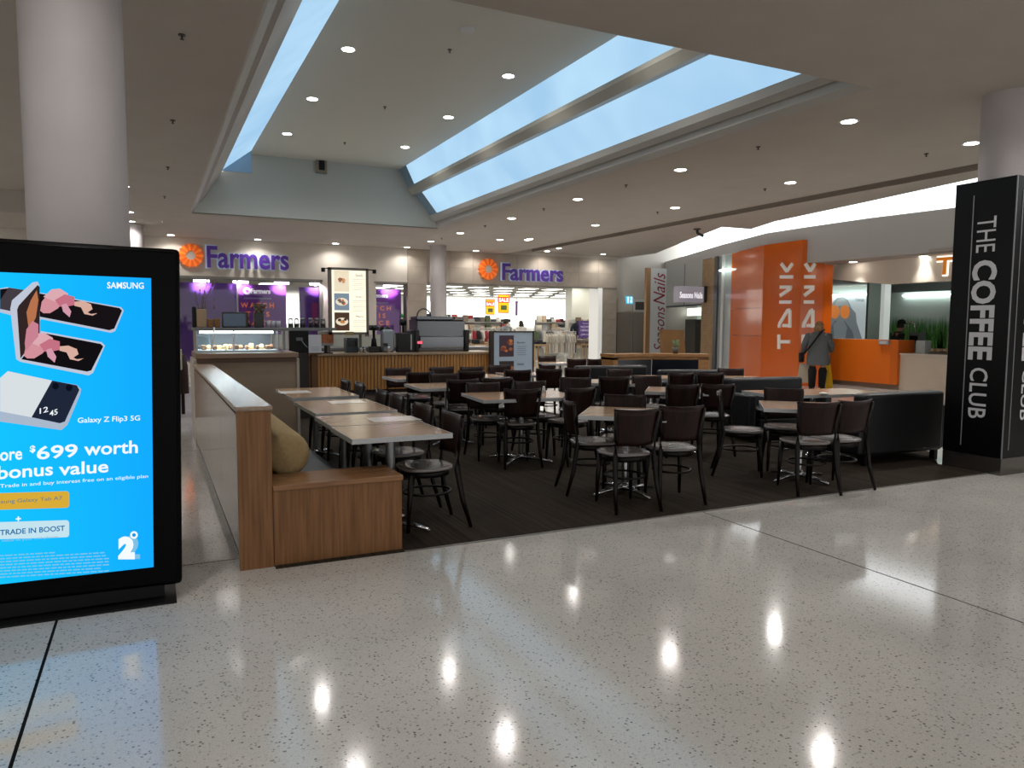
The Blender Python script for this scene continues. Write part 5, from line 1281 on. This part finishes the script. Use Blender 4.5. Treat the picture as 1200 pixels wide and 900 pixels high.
CHAIRS = [
 (2.08, 5.31, 180, 'dark chair facing the banquette at the front table, nearest the oak bench end'),
 (2.08, 5.98, 182, 'dark chair facing the banquette, second along from the oak bench end'),
 (2.14, 6.92, 180, 'dark chair facing the banquette at the long table, its nearer side'),
 (2.13, 7.42, 180, 'dark chair facing the banquette at the long table, its farther side'),
 (2.16, 8.45, 180, 'dark chair facing the farthest banquette table, nearer of two'),
 (2.12, 8.98, 180, 'dark chair facing the farthest banquette table, farther of two'),
 (3.56, 4.97, 82, 'front middle dark chair, back to the camera, left of two'),
 (4.06, 5.02, 74, 'front middle dark chair, back to the camera, right of two'),
 (3.42, 5.86, -15, 'dark chair on the left side of the front middle table, facing right'),
 (4.18, 6.05, 232, 'dark chair on the far side of the front middle table, facing the camera'),
 (3.54, 7.02, 78, 'dark chair back to the camera tucked into the wide second row table'),
 (4.20, 6.92, 95, 'dark chair back to the camera, at the right end of the wide table'),
 (3.48, 7.95, 262, 'dark chair behind the wide second row table facing the camera, left of two'),
 (4.10, 7.95, 262, 'dark chair behind the wide second row table facing the camera, right of two'),
 (3.46, 8.52, 80, 'dark chair back to the camera, at the third row table, left of two'),
 (3.95, 8.55, 78, 'dark chair back to the camera, at the third row table, right of two'),
 (3.62, 9.62, 265, 'dark chair behind the third row table facing the camera'),
 (3.44, 10.08, 85, 'dark chair back to the camera, at the small far left table'),
 (4.20, 10.0, 80, 'dark chair, back to the camera, at the far table left of the menu board'),
 (3.42, 11.1, 270, 'dark chair behind the small far left table, close to the slatted counter'),
 (4.14, 11.1, 268, 'dark chair behind the far tables, in front of the middle of the slatted counter'),
 (4.62, 11.0, 268, 'dark chair behind the far table, just right of the counter front chair'),
 (5.42, 4.78, 70, 'front right dark chair back to the camera,, left of two'),
 (5.88, 4.76, 85, 'front right dark chair back to the camera,, right of two by the sofa'),
 (5.30, 5.96, -40, 'dark chair at the left side of the front right table, facing it'),
 (6.22, 5.98, 228, 'dark chair at the far side of the front right table, facing the camera'),
 (5.53, 6.84, 72, 'dark chair behind the front ones, back to the camera, left of a middle pair'),
 (5.95, 6.72, 68, 'dark chair behind the front ones, back to the camera, right of a middle pair'),
 (5.50, 8.22, 66, 'dark chair back to the camera, before the far black booth'),
 (6.02, 8.22, 250, 'dark chair with a shiny top edge before the far booth, facing the camera'),
 (5.52, 10.05, 70, 'dark chair back to the camera, seen against the bright store, left of two'),
 (6.06, 10.1, 60, 'dark chair back to the camera, seen against the bright store, right of two'),
 (4.95, 8.30, 240, 'dark brown chair facing the camera below the chair seen against the store'),
 (6.88, 8.55, 75, 'dark chair back to the camera, in the right middle, left of two'),
 (7.25, 8.36, 65, 'dark chair back to the camera, in the right middle, right of two'),
 (8.30, 9.10, 235, 'small dark chair seen against the orange pillar'),
 (6.55, 9.65, 250, 'dark chair in front of the far black booth, partly hidden'),
 (5.25, 11.3, 265, 'dark chair in front of the menu board, facing the camera'),
]
for q in CHAIRS: chair(*q)
for px, py, fc_, l in ((641, 417.5, 262, 'far dark chair seen below the clothes rail, facing the camera'), (676, 421, 80, 'far dark chair right of the farthest table, back to the camera,'), (698, 421, 100, 'far dark chair nearest the entrance jamb'), (615, 441, 60, 'far dark chair low beside the menu board')):
    p = oz(px, py, .85)
    if l.endswith('menu board'): p = Vector((4.95, 10.0, 0))
    chair(p.x, p.y, fc_, l)

# ================================================================== SOFAS
def sofa(label, a, b, depth, h, arms=True, seat=.42):
    """a, b ends of the back line (outer side); seat goes toward +normal"""
    a = Vector((a[0], a[1], 0)); b = Vector((b[0], b[1], 0)); d = b-a; L = d.length; ang = math.atan2(d.y, d.x)
    t = thing('black_sofa', label, 'sofa', a+d/2, ang)
    MB().bbox(-L/2, L/2, 0, .20, .11, h, .045, seg=3).build('backrest', LEATH, t)
    MB().bbox(-L/2+.12, L/2-.12, .18, depth, .14, seat-.10, .02).build('seat_base', LEATH, t)
    MB().bbox(-L/2+.12, L/2-.12, .19, depth+.01, seat-.10, seat+.03, .04, seg=3).build('seat_cushion', LEATH, t)
    if arms:
        for s in (-1, 1): MB().bbox(min(s*(L/2+.07), s*(L/2-.06)), max(s*(L/2+.07), s*(L/2-.06)), .03, depth, .12, .64, .035, seg=3).build('armrest', LEATH, t)
    for sx in (-L/2+.04, L/2-.10):
        for sy in (.03, depth-.09): MB().box(sx, sx+.06, sy, sy+.06, 0, .15).build('leg', CHAIRF, t)
    return t
sofa('black leather sofa seen from behind at the right, next to the lettered column', (6.98, 5.52), (8.26, 5.50), .78, .80)
sofa('black leather sofa with a padded top facing the camera, behind the front right table', (8.30, 7.80), (7.10, 7.95), .70, .82)
sofa('far dark grey booth sofa before the timber corner unit', (6.45, 10.75), (7.75, 10.55), .45, .84, arms=True)
sofa('low black bench sofa before the tall glass beside the orange pillar', (8.9, 9.6), (7.6, 10.1), .6, .80)

# things on the tables
PAP = mat('menu_paper', 'efe9e4', 0.18, spec=0.6)
def paper(label, px, py, w, d, rz):
    p = oz(px, py, .7515); o = MB().box(-w/2, w/2, -d/2, d/2, 0, .0015).build('paper_menu', PAP); o.location = p; o.rotation_euler = (0, 0, R(rz)); tag(o, label, 'menu')
paper('glossy paper menu on the second banquette table, reflecting light', 461, 491, .40, .30, 0)
paper('glossy paper menu on the long banquette table', 406, 471, .34, .28, 0)
paper('glossy paper menu on the farthest banquette table', 345, 459.5, .34, .30, 0)
paper('pale paper menu lying on the front middle table', 745, 481.5, .38, .26, -35)
p = oz(965, 462.5, .752)
o = MB().ball((0, 0, .015), (.06, .04, .015), 8, 5).ball((.07, .03, .01), (.04, .03, .01), 8, 5).build('crumpled_napkin', mat('napkin', 'e6e4e2', 0.6)); o.location = p; tag(o, 'crumpled white napkin on the lounge table', 'napkin')
p = oz(637, 459.5, .752)
t = thing('salt_shaker', 'tiny shiny shaker on the wide second row table', 'shaker', p)
MB().lathe([(0, 0), (.02, 0), (.016, .05), (0, .052)], 10).build('shaker_glass', mat('shk', 'cfd2d6', 0.15), t); MB().lathe([(.0165, .05), (.014, .068), (0, .07)], 10).build('shaker_cap', CHROME, t)

# ================================================================== SCREEN KIOSK
KY = 4.45
t = thing('screen_kiosk', 'tall black advertising kiosk with a bright blue screen', 'kiosk', (-.42, KY, 0))
TILT = R(1.2)
M0 = Matrix.Translation((.47, 0, 0)) @ Matrix.Rotation(TILT, 4, 'Y') @ Matrix.Translation((-.47, 0, 0))
k = MB().bbox(-.58, .53, 0, .20, .085, 1.945, .03, M=M0, seg=3); k.build('housing', mat('kiosk_black', '040405', 0.45, spec=0.08), t)
k = MB().bbox(-.56, .51, -.012, .02, .10, 1.93, .012, M=M0); k.build('front_glass', mat('kiosk_glass', '030304', 0.30, spec=0.08), t)
MB().box(-.50, .44, .03, .17, .02, .10).build('foot_column', BLACKM, t)
MB().box(-.60, .50, -.06, .26, 0, .012).build('base_plate', BLACKM, t)
MB().cyl(.535, .1, 1.62, 1.66, .015, 8).build('side_lock', BLACK, t)
WB.add(t.name)
KS = KY-.016
def ks(px, py, d=0.0): return oy(px, py, KS-d)
SC = lambda c_, s=.80: emis('screen_'+c_, c_, s*.62)
def quadpx(name, pts, m_, d, par=None): return MB().extrude([ks(x, y, d) for x, y in pts], (0, .0006, 0)).build(name, m_, par or t)
def scrmat():
    m = bpy.data.materials.new('screen_blue'); m.use_nodes = True; nt = m.node_tree; nt.nodes.clear(); L = nt.links.new
    g = nt.nodes.new('ShaderNodeNewGeometry'); s = nt.nodes.new('ShaderNodeSeparateXYZ'); L(g.outputs['Position'], s.inputs[0])
    mr = nt.nodes.new('ShaderNodeMapRange'); mr.inputs['From Min'].default_value = -.9; mr.inputs['From Max'].default_value = .05; L(s.outputs['X'], mr.inputs[0])
    r = nt.nodes.new('ShaderNodeValToRGB'); r.color_ramp.elements[0].color = lin('14c4ff'); r.color_ramp.elements[1].color = lin('12a4ff'); L(mr.outputs[0], r.inputs[0])
    e = nt.nodes.new('ShaderNodeEmission'); e.inputs[1].default_value = 0.66; L(r.outputs[0], e.inputs[0]); o = nt.nodes.new('ShaderNodeOutputMaterial'); L(e.outputs[0], o.inputs[0]); return m
scr = MB().extrude([ks(177, 326), ks(180, 664.5), ks(180, 664.5)+Vector((-.93, 0, .012)), ks(177, 326)+Vector((-.93, 0, .012))], (0, .004, 0)).build('screen', scrmat(), t)
WH = SC('f4fbff', 1.0)
def kt(s, x0, y0, x1, y1, h, m_=None, bold=.02, d=.003):
    """text on the screen, grows as a sub-part of the screen"""
    a, b, c_ = ks(x0, y0, d), ks(x1, y1, d), ks(x0, y0-h, d)
    return text('screen_text', s, a, b-a, c_-a, m_ or WH, scr, bold=bold, lift=0, nrm=(0, -1, 0))
def kq(name, pts, c_, d=.002, s=.8): return quadpx(name, pts, SC(c_, s), d, scr)
def rr_(x0, y0, x1, y1, r, sk=0.0):
    o = []
    for cx, cy, a0 in ((x1-r, y0+r, -90), (x1-r, y1-r, 0), (x0+r, y1-r, 90), (x0+r, y0+r, 180)):
        for q in range(5): A = R(a0+q*22.5); o.append((cx+r*math.cos(A), cy+r*math.sin(A)+sk*(cx-x0)))
    return o
kt('SAMSUNG', 125.5, 338, 168.5, 338.5, 7.5, bold=.018)
# rear phone lying open
kq('phone_picture', [(0, 338), (8, 336.5), (36, 341), (142, 360), (145, 364), (135, 388), (130, 390), (48, 374), (46, 378), (0, 366)], 'cdd6ea', .0015)
kq('phone_picture', [(0, 339), (12, 337.5), (36, 342), (140, 361), (143, 364), (134, 385), (128, 387), (46, 371), (0, 362)], '1a1518', .002)
kq('phone_picture', [(0, 352), (10, 337), (30, 340), (30, 365), (0, 362)], '4a444a', .0024)
# front phone, half open
kq('phone_picture', [(12, 362), (14, 352), (38, 331), (44, 330), (46, 334), (47, 392), (48, 388), (119, 401), (123, 405), (109, 437), (104, 440), (24, 424), (19, 421)], 'd3dcee', .003)
kq('phone_picture', [(20, 363), (22, 358), (44, 334), (46.5, 336), (46.5, 391), (24, 420)], '3a2a2a', .0035)
kq('phone_picture', [(25, 421), (47, 391), (52, 390.5), (118, 403), (121, 406), (107, 434), (102, 435.5)], '151215', .004)
# flower petals
def petal(pts, c_, d): kq('flower_picture', pts, c_, d)
for ox_, oy_, sc_ in ((0, 0, 1.0), (19, -53, .96)):
    def P_(l): return [(28+(x-28)*sc_+ox_, 420+(y-420)*sc_+oy_) for x, y in l]
    petal(P_([(28, 417), (30, 406), (38, 396), (46, 394), (53, 399), (56, 406), (50, 414), (40, 420), (32, 420)]), 'e8a0ac', .0045)
    petal(P_([(32, 400), (42, 391), (52, 390), (62, 396), (62, 404), (52, 408), (44, 405)]), 'f2bcc4', .005)
    petal(P_([(46, 404), (58, 397), (70, 400), (70, 410), (60, 412), (52, 412)]), 'd97d92', .0055)
    petal(P_([(54, 410), (60, 408), (66, 418), (64, 425), (56, 418)]), 'e9a9bc', .006)
    petal(P_([(68, 406), (80, 405), (90, 409), (92, 415), (86, 419), (90, 421), (98, 420), (92, 423), (82, 421), (78, 413), (70, 411)]), 'eebfae', .005)
petal([(31, 366), (36, 352), (43, 340), (45, 352), (42, 372), (34, 388)], 'c97f55', .0045)
petal([(29, 402), (31, 386), (38, 376), (45, 380), (45, 394), (38, 402), (30, 412)], 'dd8fa0', .0052)
# closed phone, pale
kq('phone_picture', [(0, 444), (10, 435), (60, 446), (90, 451), (95, 456), (94, 462), (79, 498), (72, 504), (0, 494)], 'bccbe0', .002)
kq('phone_picture', [(0, 443), (9, 435), (61, 446), (37, 489), (0, 482)], 'eef6fa', .003)
kq('phone_picture', [(61, 446), (90, 451.5), (93, 457), (76, 494), (70, 496), (37, 489)], '232c40', .0032)
for cx in (65, 81): kq('lens_picture', [(cx+4*math.cos(q*PI/6), 452.5+(cx-65)*.12+4*math.sin(q*PI/6)) for q in range(12)], '0d1220', .004)
for s, a, b in (('12', (55, 494), (47, 485)), ('45', (66, 497), (57, 489))): pass
def kts(s, a, b, up, m_=None, bold=.03, d=.005): return text('screen_text', s, ks(a[0], a[1], d), ks(b[0], b[1], d)-ks(a[0], a[1], d), ks(a[0]+up[0], a[1]+up[1], d)-ks(a[0], a[1], d), m_ or WH, scr, bold=bold, lift=0, nrm=(0, -1, 0))
kt('12', 46.5, 485, 56.5, 482.5, 6.5, bold=.01, d=.005); kt('45', 58, 488, 67.5, 485.5, 6.5, bold=.01, d=.005)
kt('Galaxy Z Flip3 5G', 91, 497.5, 164, 494.5, 8, bold=.01)
kt('ore', 0, 540.5, 26, 538.5, 10.5, bold=.018); kt('$', 35, 531, 41.5, 531, 9, bold=.03); kt('699', 43, 539, 91, 535.5, 16, bold=.018); kt('worth', 98.5, 534, 161.5, 531, 15.5, bold=.018)
kt('bonus', -3, 562, 62, 557, 15.5, bold=.018); kt('value', 69, 557.5, 127, 553.5, 15, bold=.018)
kt('Trade in and buy interest free on an eligible plan', 0, 573, 173.5, 561, 5.5, bold=.0)
kq('yellow_banner', rr_(-20, 578.5, 81, 598, 3.5, -.03), 'e9b93c', .002, .85)
kt('msung Galaxy Tab A7', -6, 592, 73, 587, 6, SC('6f8f96', .8), bold=.01)
kt('+', 18.5, 611, 24.5, 610.5, 5.5, bold=.03)
kq('white_banner', rr_(-20, 612.5, 81, 632.5, 3.5, -.03), 'cdeefa', .002, .9)
kt('TRADE IN BOOST', 0, 627.5, 76, 622, 6.5, SC('1a78b8', .8), bold=.02)
kt('value of your old phone', 2, 636, 68, 631, 3.8, SC('a9cfe0', .8), bold=.0)
kt('2', 138.5, 655.5, 158, 655.5, 27, bold=.09)
kt('2', 145.5, 655.0, 164, 655.0, 27, SC('8fd4fa', .8), bold=.03, d=.0022)
kq('logo_ring', [(157+4.5*math.cos(q*PI/8), 627+4.5*math.sin(q*PI/8)) for q in range(16)], 'f4fbff', .004, 1.0)
kq('logo_ring', [(157+2.2*math.cos(q*PI/8), 627+2.2*math.sin(q*PI/8)) for q in range(16)], '0f9ae8', .0045, 1.0)
k = MB(); rs = random.Random(8)
for j in range(8):
    x = 0
    while x < (124 if j else 60):
        w = rs.uniform(3, 9); y = 652+j*3.6-x*.060
        if x+w > 128: break
        p = [ks(x, y, .003), ks(x+w, y-w*.06, .003), ks(x+w, y-w*.06-1.3, .003), ks(x, y-1.3, .003)]; k.extrude(p, (0, .0005, 0)); x += w+1.5
k.build('small_print', SC('8fd6f8', .8), scr, kind='stuff')
text('maker_name', 'VOYAGE', oy(13, 308, KS), oy(42, 309, KS)-oy(13, 308, KS), (0, 0, .03), mat('faint_grey', '26211e', 0.4), t, bold=.02, nrm=(0, -1, 0)) if False else None
WB.discard(t.name)

# wet floor sign and bag
p = oz(968, 459)
t = thing('wet_floor_sign', 'yellow folding floor sign standing behind the woman', 'sign', (14.05, 12.35, 0), R(-64))
t.location = oz(967.5, 456.5)
YEL = mat('sign_yellow', 'e3b41c', 0.45)
for s in (-1, 1):
    MB().extrude([(-.13, s*.16, 0), (.13, s*.16, 0), (.08, s*.02, .62), (-.08, s*.02, .62)], (0, .015, 0)).build('sign_leaf', YEL, t)
MB().extrude([(-.03, -.135, .2), (.03, -.135, .2), (0, -.085, .38)], (0, -.01, 0)).build('warning_mark', mat('mark_red', 'b8452a', 0.5), t)

# ================================================================== PEOPLE
def skin_mesh(name, V, E, Rr, m_, levels=2):
    me = bpy.data.meshes.new(name); me.from_pydata([tuple(v) for v in V], E, []); ob = bpy.data.objects.new(name, me); COL.objects.link(ob)
    md = ob.modifiers.new('s', 'SKIN'); md.use_smooth_shade = True
    for i, r in enumerate(Rr):
        sv = me.skin_vertices[0].data[i]; sv.radius = r if isinstance(r, tuple) else (r, r)
    me.skin_vertices[0].data[0].use_root = True
    sd = ob.modifiers.new('b', 'SUBSURF'); sd.levels = levels; sd.render_levels = levels
    dg = bpy.context.evaluated_depsgraph_get(); out = bpy.data.meshes.new_from_object(ob.evaluated_get(dg))
    bpy.data.objects.remove(ob); out.name = name; out.materials.clear(); out.materials.append(m_); return out
SKIN = mat('skin', 'b98a70', 0.55)
def figure(name, label, loc, rz, H, hair, top, legs, lean=0.0, arms='down', top_long=.50, wide=1.0, legw=1.0, hair_col='6b4a30'):
    """standing figure facing local +y, H total height"""
    t = thing('person', label, 'person', loc, rz); s = H/1.70
    def S(x, y, z): return Vector((x*s*wide if abs(x) > .05 else x*s, (y+lean*max(0, z-.9))*s, z*s))
    V = [S(0, 0, .93), S(0, .01, 1.08), S(0, 0, 1.25), S(0, -.01, 1.38), S(0, 0, 1.46), S(0, .015, 1.53), S(0, .03, 1.585), S(0, .03, 1.65)]
    Rr = [(.15, .11), (.13, .10), (.15, .105), (.13, .085), (.05, .05), (.065, .075), (.078, .09), (.055, .065)]
    E = [(0, 1), (1, 2), (2, 3), (3, 4), (4, 5), (5, 6), (6, 7)]
    for sd in (-1, 1):
        b = len(V)
        if arms == 'down': arm = [S(sd*.17, 0, 1.38), S(sd*.22, -.01, 1.12), S(sd*.24, .06, .90), S(sd*.235, .09, .83)]
        elif arms == 'bag': arm = [S(sd*.17, 0, 1.38), S(sd*.24, -.02, 1.14), S(sd*.20, .16, 1.0), S(sd*.14, .24, .98)] if sd > 0 else [S(-.17, 0, 1.38), S(-.25, -.02, 1.13), S(-.28, .04, .92), S(-.285, .06, .85)]
        else: arm = [S(sd*.17, 0, 1.38), S(sd*.23, .06, 1.15), S(sd*.17, .30, 1.10), S(sd*.13, .38, 1.10)]
        V += arm; Rr += [.055, .045, .033, .03]; E += [(3, b), (b, b+1), (b+1, b+2), (b+2, b+3)]
        hnd = b+3; d = (V[b+3]-V[b+2]).normalized(); side = d.cross(Vector((0, 1, 0)))
        if side.length < .1: side = Vector((1, 0, 0))
        side.normalize(); side = d.cross(side).normalized() if abs(side.z) > .8 else side
        for q, ln in enumerate((.070, .080, .074, .058)):
            f0 = V[hnd]+side*(q-1.5)*.02*s; f1 = f0+d*.05*s; f2 = f1+d*ln*.6*s+Vector((0, .01, 0))
            n_ = len(V); V += [f1, f2]; Rr += [.010, .008]; E += [(hnd, n_), (n_, n_+1)]
        n_ = len(V); V += [V[hnd]+side*-.045*s+d*.02*s, V[hnd]+side*-.055*s+d*.05*s]; Rr += [.011, .009]; E += [(hnd, n_), (n_, n_+1)]
        b = len(V); V += [S(sd*.09, 0, .88), S(sd*.095, .01, .50), S(sd*.09, -.02, .10), S(sd*.095, -.03, .05), S(sd*.10, .10, .035)]; Rr += [.085, .058, .042, .042, .035]; E += [(0, b), (b, b+1), (b+1, b+2), (b+2, b+3), (b+3, b+4)]
    Rs = [((r[0]*s, r[1]*s) if isinstance(r, tuple) else r*s) for r in Rr]
    body = link('body', skin_mesh('body', V, E, Rs, SKIN), t)
    # face
    hz, hy = 1.60*s, (.03+lean*.7)*s
    for sd in (-1, 1):
        MB().ball((sd*.03*s, hy+.082*s, hz), .010*s, 8, 5).build('eye', mat('eye_dark', '2a211c', .3), body); MB().ball((sd*.078*s, hy, hz-.01*s), (.012*s, .02*s, .03*s), 8, 5).build('ear', SKIN, body)
    MB().ball((0, hy+.095*s, hz-.03*s), (.013*s, .018*s, .02*s), 8, 5).build('nose', SKIN, body)
    MB().ball((0, hy+.082*s, hz-.065*s), (.026*s, .008*s, .007*s), 8, 4).build('mouth', mat('lips', '8f5148', .5), body)
    # hair
    k = MB(); n, m = 18, 10; vs = []
    for j in range(m+1):
        a = PI*j/m*(.62 if hair == 'short' else .72)
        for i in range(n):
            b_ = 2*PI*i/n; fr = .5+.5*math.sin(b_); r = math.sin(a)*(.098+.008*math.sin(5*b_+j))
            zz = math.cos(a)*.115
            if fr > .72 and a > .9: r *= .86; zz = max(zz, .045)
            vs.append((r*math.cos(b_)*s*1.02, hy+(r*math.sin(b_)-.012)*s, hz+.015*s+zz*s))
    k.add(vs, [(j*n+i, j*n+(i+1) % n, (j+1)*n+(i+1) % n, (j+1)*n+i) for j in range(m) for i in range(n)], True)
    k.build('hair', mat('hair_'+hair_col, hair_col, .7, var='6a4a30' if hair == 'long' and hair_col == 'a07c54' else '2a1c14', nscale=30), body)
    if hair == 'long':
        MB().ball((0, hy-.045*s, hz-.07*s), (.122*s, .085*s, .135*s), 12, 8).build('hair_length', mat('hair_'+hair_col), body)
    # clothes
    tm_, lm_ = top, legs
    rings = [(top_long, .20, .165), (top_long+.12, .205, .165), (1.02, .19, .145), (1.18, .19, .135), (1.32, .185, .125), (1.42, .155, .10), (1.475, .085, .08)]
    k = MB(); vs = []; n = 24
    for z, rx, ry in rings:
        for i in range(n):
            a = 2*PI*i/n; w = 1+.035*math.sin(7*a)*(1 if z < 1.1 else .2)
            v = S(0, 0, z); vs.append((rx*wide*math.cos(a)*w*s, v.y+ry*math.sin(a)*w*s, z*s))
    k.add(vs, [(j*n+i, j*n+(i+1) % n, (j+1)*n+(i+1) % n, (j+1)*n+i) for j in range(len(rings)-1) for i in range(n)], True)
    k.build('top', tm_, t)
    for sd in (0, 1):
        b = 8 + sd*(4+8+2+5)
        link('sleeve', MB().tube([V[b]+Vector((0, 0, .01)), V[b+1], V[b+2]], [.092*s, .080*s, .062*s], 12).ball(tuple(V[b]+Vector((0, 0, -.02))), .082*s, 10, 8).mesh('sleeve', tm_), t)
        L0 = b+4+8+2
        link('trouser_leg', MB().tube([V[L0]+Vector((0, 0, .04*s)), V[L0+1], V[L0+2]+Vector((0, 0, -.02*s))], [.105*s*min(wide*legw, 1.22), .084*s*min(legw, 1.25), .062*s*min(legw, 1.25)], 12).mesh('trouser_leg', lm_), t)
        ft = V[L0+4]; hl = V[L0+3]
        link('shoe', MB().bbox(ft.x-.045*s, ft.x+.045*s, hl.y-.05*s, ft.y+.06*s, 0, .085*s, .03*s).mesh('shoe', BLACKM), t)
    MB().ball((0, lean*.0, .88*s), (.165*s*wide, .118*s, .13*s), 16, 10).build('trouser_seat', lm_, t)
    return t
GREYC = mat('coat_grey', '626466', 0.9, var='525456', nscale=60); BLK = mat('trouser_black', '08080a', 0.85)
p = oz(957, 457.5)
wdir = math.atan2(p.y, p.x)
w1_ = figure('person', 'woman in a grey poncho coat seen from behind, crossbody strap, before the orange counter', p, wdir-PI/2-.25, 1.62, 'long', GREYC, BLK, arms='bag', top_long=.64, wide=1.32, legw=1.35, hair_col='a07c54')
# crossbody strap and bag on the coat
k = MB().tube([(.12, .02, 1.45), (.06, -.12, 1.38), (-.02, -.19, 1.22), (-.16, -.19, 1.02), (-.31, -.12, .86)], .022, 6); k.build('bag_strap', BLACKM, w1_)
k = MB().bbox(-.42, -.33, -.12, .10, .66, .90, .03); k.build('shoulder_bag', BLACKM, w1_)
t = thing('shopping_bag', 'pale cream shopping bag beside the woman in grey', 'bag', oz(940, 449.5)+Vector((0, 0, 0)), 0)
a = w1_.matrix_world
bl = oz(941, 456)
t.location = (bl.x, bl.y, .16); t.rotation_euler = (0, 0, wdir-PI/2)
k = MB(); k.extrude([(-.15, -.03, 0), (.15, -.03, 0), (.12, -.03, .46), (-.10, -.03, .46)], (0, .10, 0)); k.build('bag_body', mat('bag_cream', 'b9a995', .7), t)
MB().tube([(-.06, .02, .46), (-.03, .02, .56), (.04, .02, .56), (.07, .02, .46)], .008, 5).build('handle', mat('bag_cream'), t)
# barista
p = ox(1046, 400, 17.35)
b1 = figure('person', 'worker in dark clothes and a black cap bending over behind the juice counter', (p.x, p.y, 0), R(-110), 1.62, 'short', mat('shirt_dark', '1d2022', .8), BLK, lean=.28, arms='forward', top_long=.85, hair_col='1c1613')
k = MB().lathe([(.105, 0), (.108, .03), (.09, .09), (.04, .115), (0, .12)], 18); k.bbox(-.07, .07, .08, .20, -.005, .012, .004)
hat = k.build('cap', BLACKM, b1); hat.location = (0, .03+.28*.7, 1.60)
# two shoppers inside the store
p = oy(610.5, 425, 28.0); figure('person', 'shopper in a white top with dark tied hair inside the store, right of two', (p.x, 28.0, 0), R(10), 1.66, 'long', mat('shirt_white', 'e3e0da', .8), BLK, hair_col='3a2a20')
p = oy(592.5, 425, 28.6); figure('person', 'shopper in a grey blue jacket inside the store, left of two', (p.x, 28.6, 0), R(-20), 1.68, 'short', mat('jacket_blue', '7c8791', .8), BLK, hair_col='33241c')
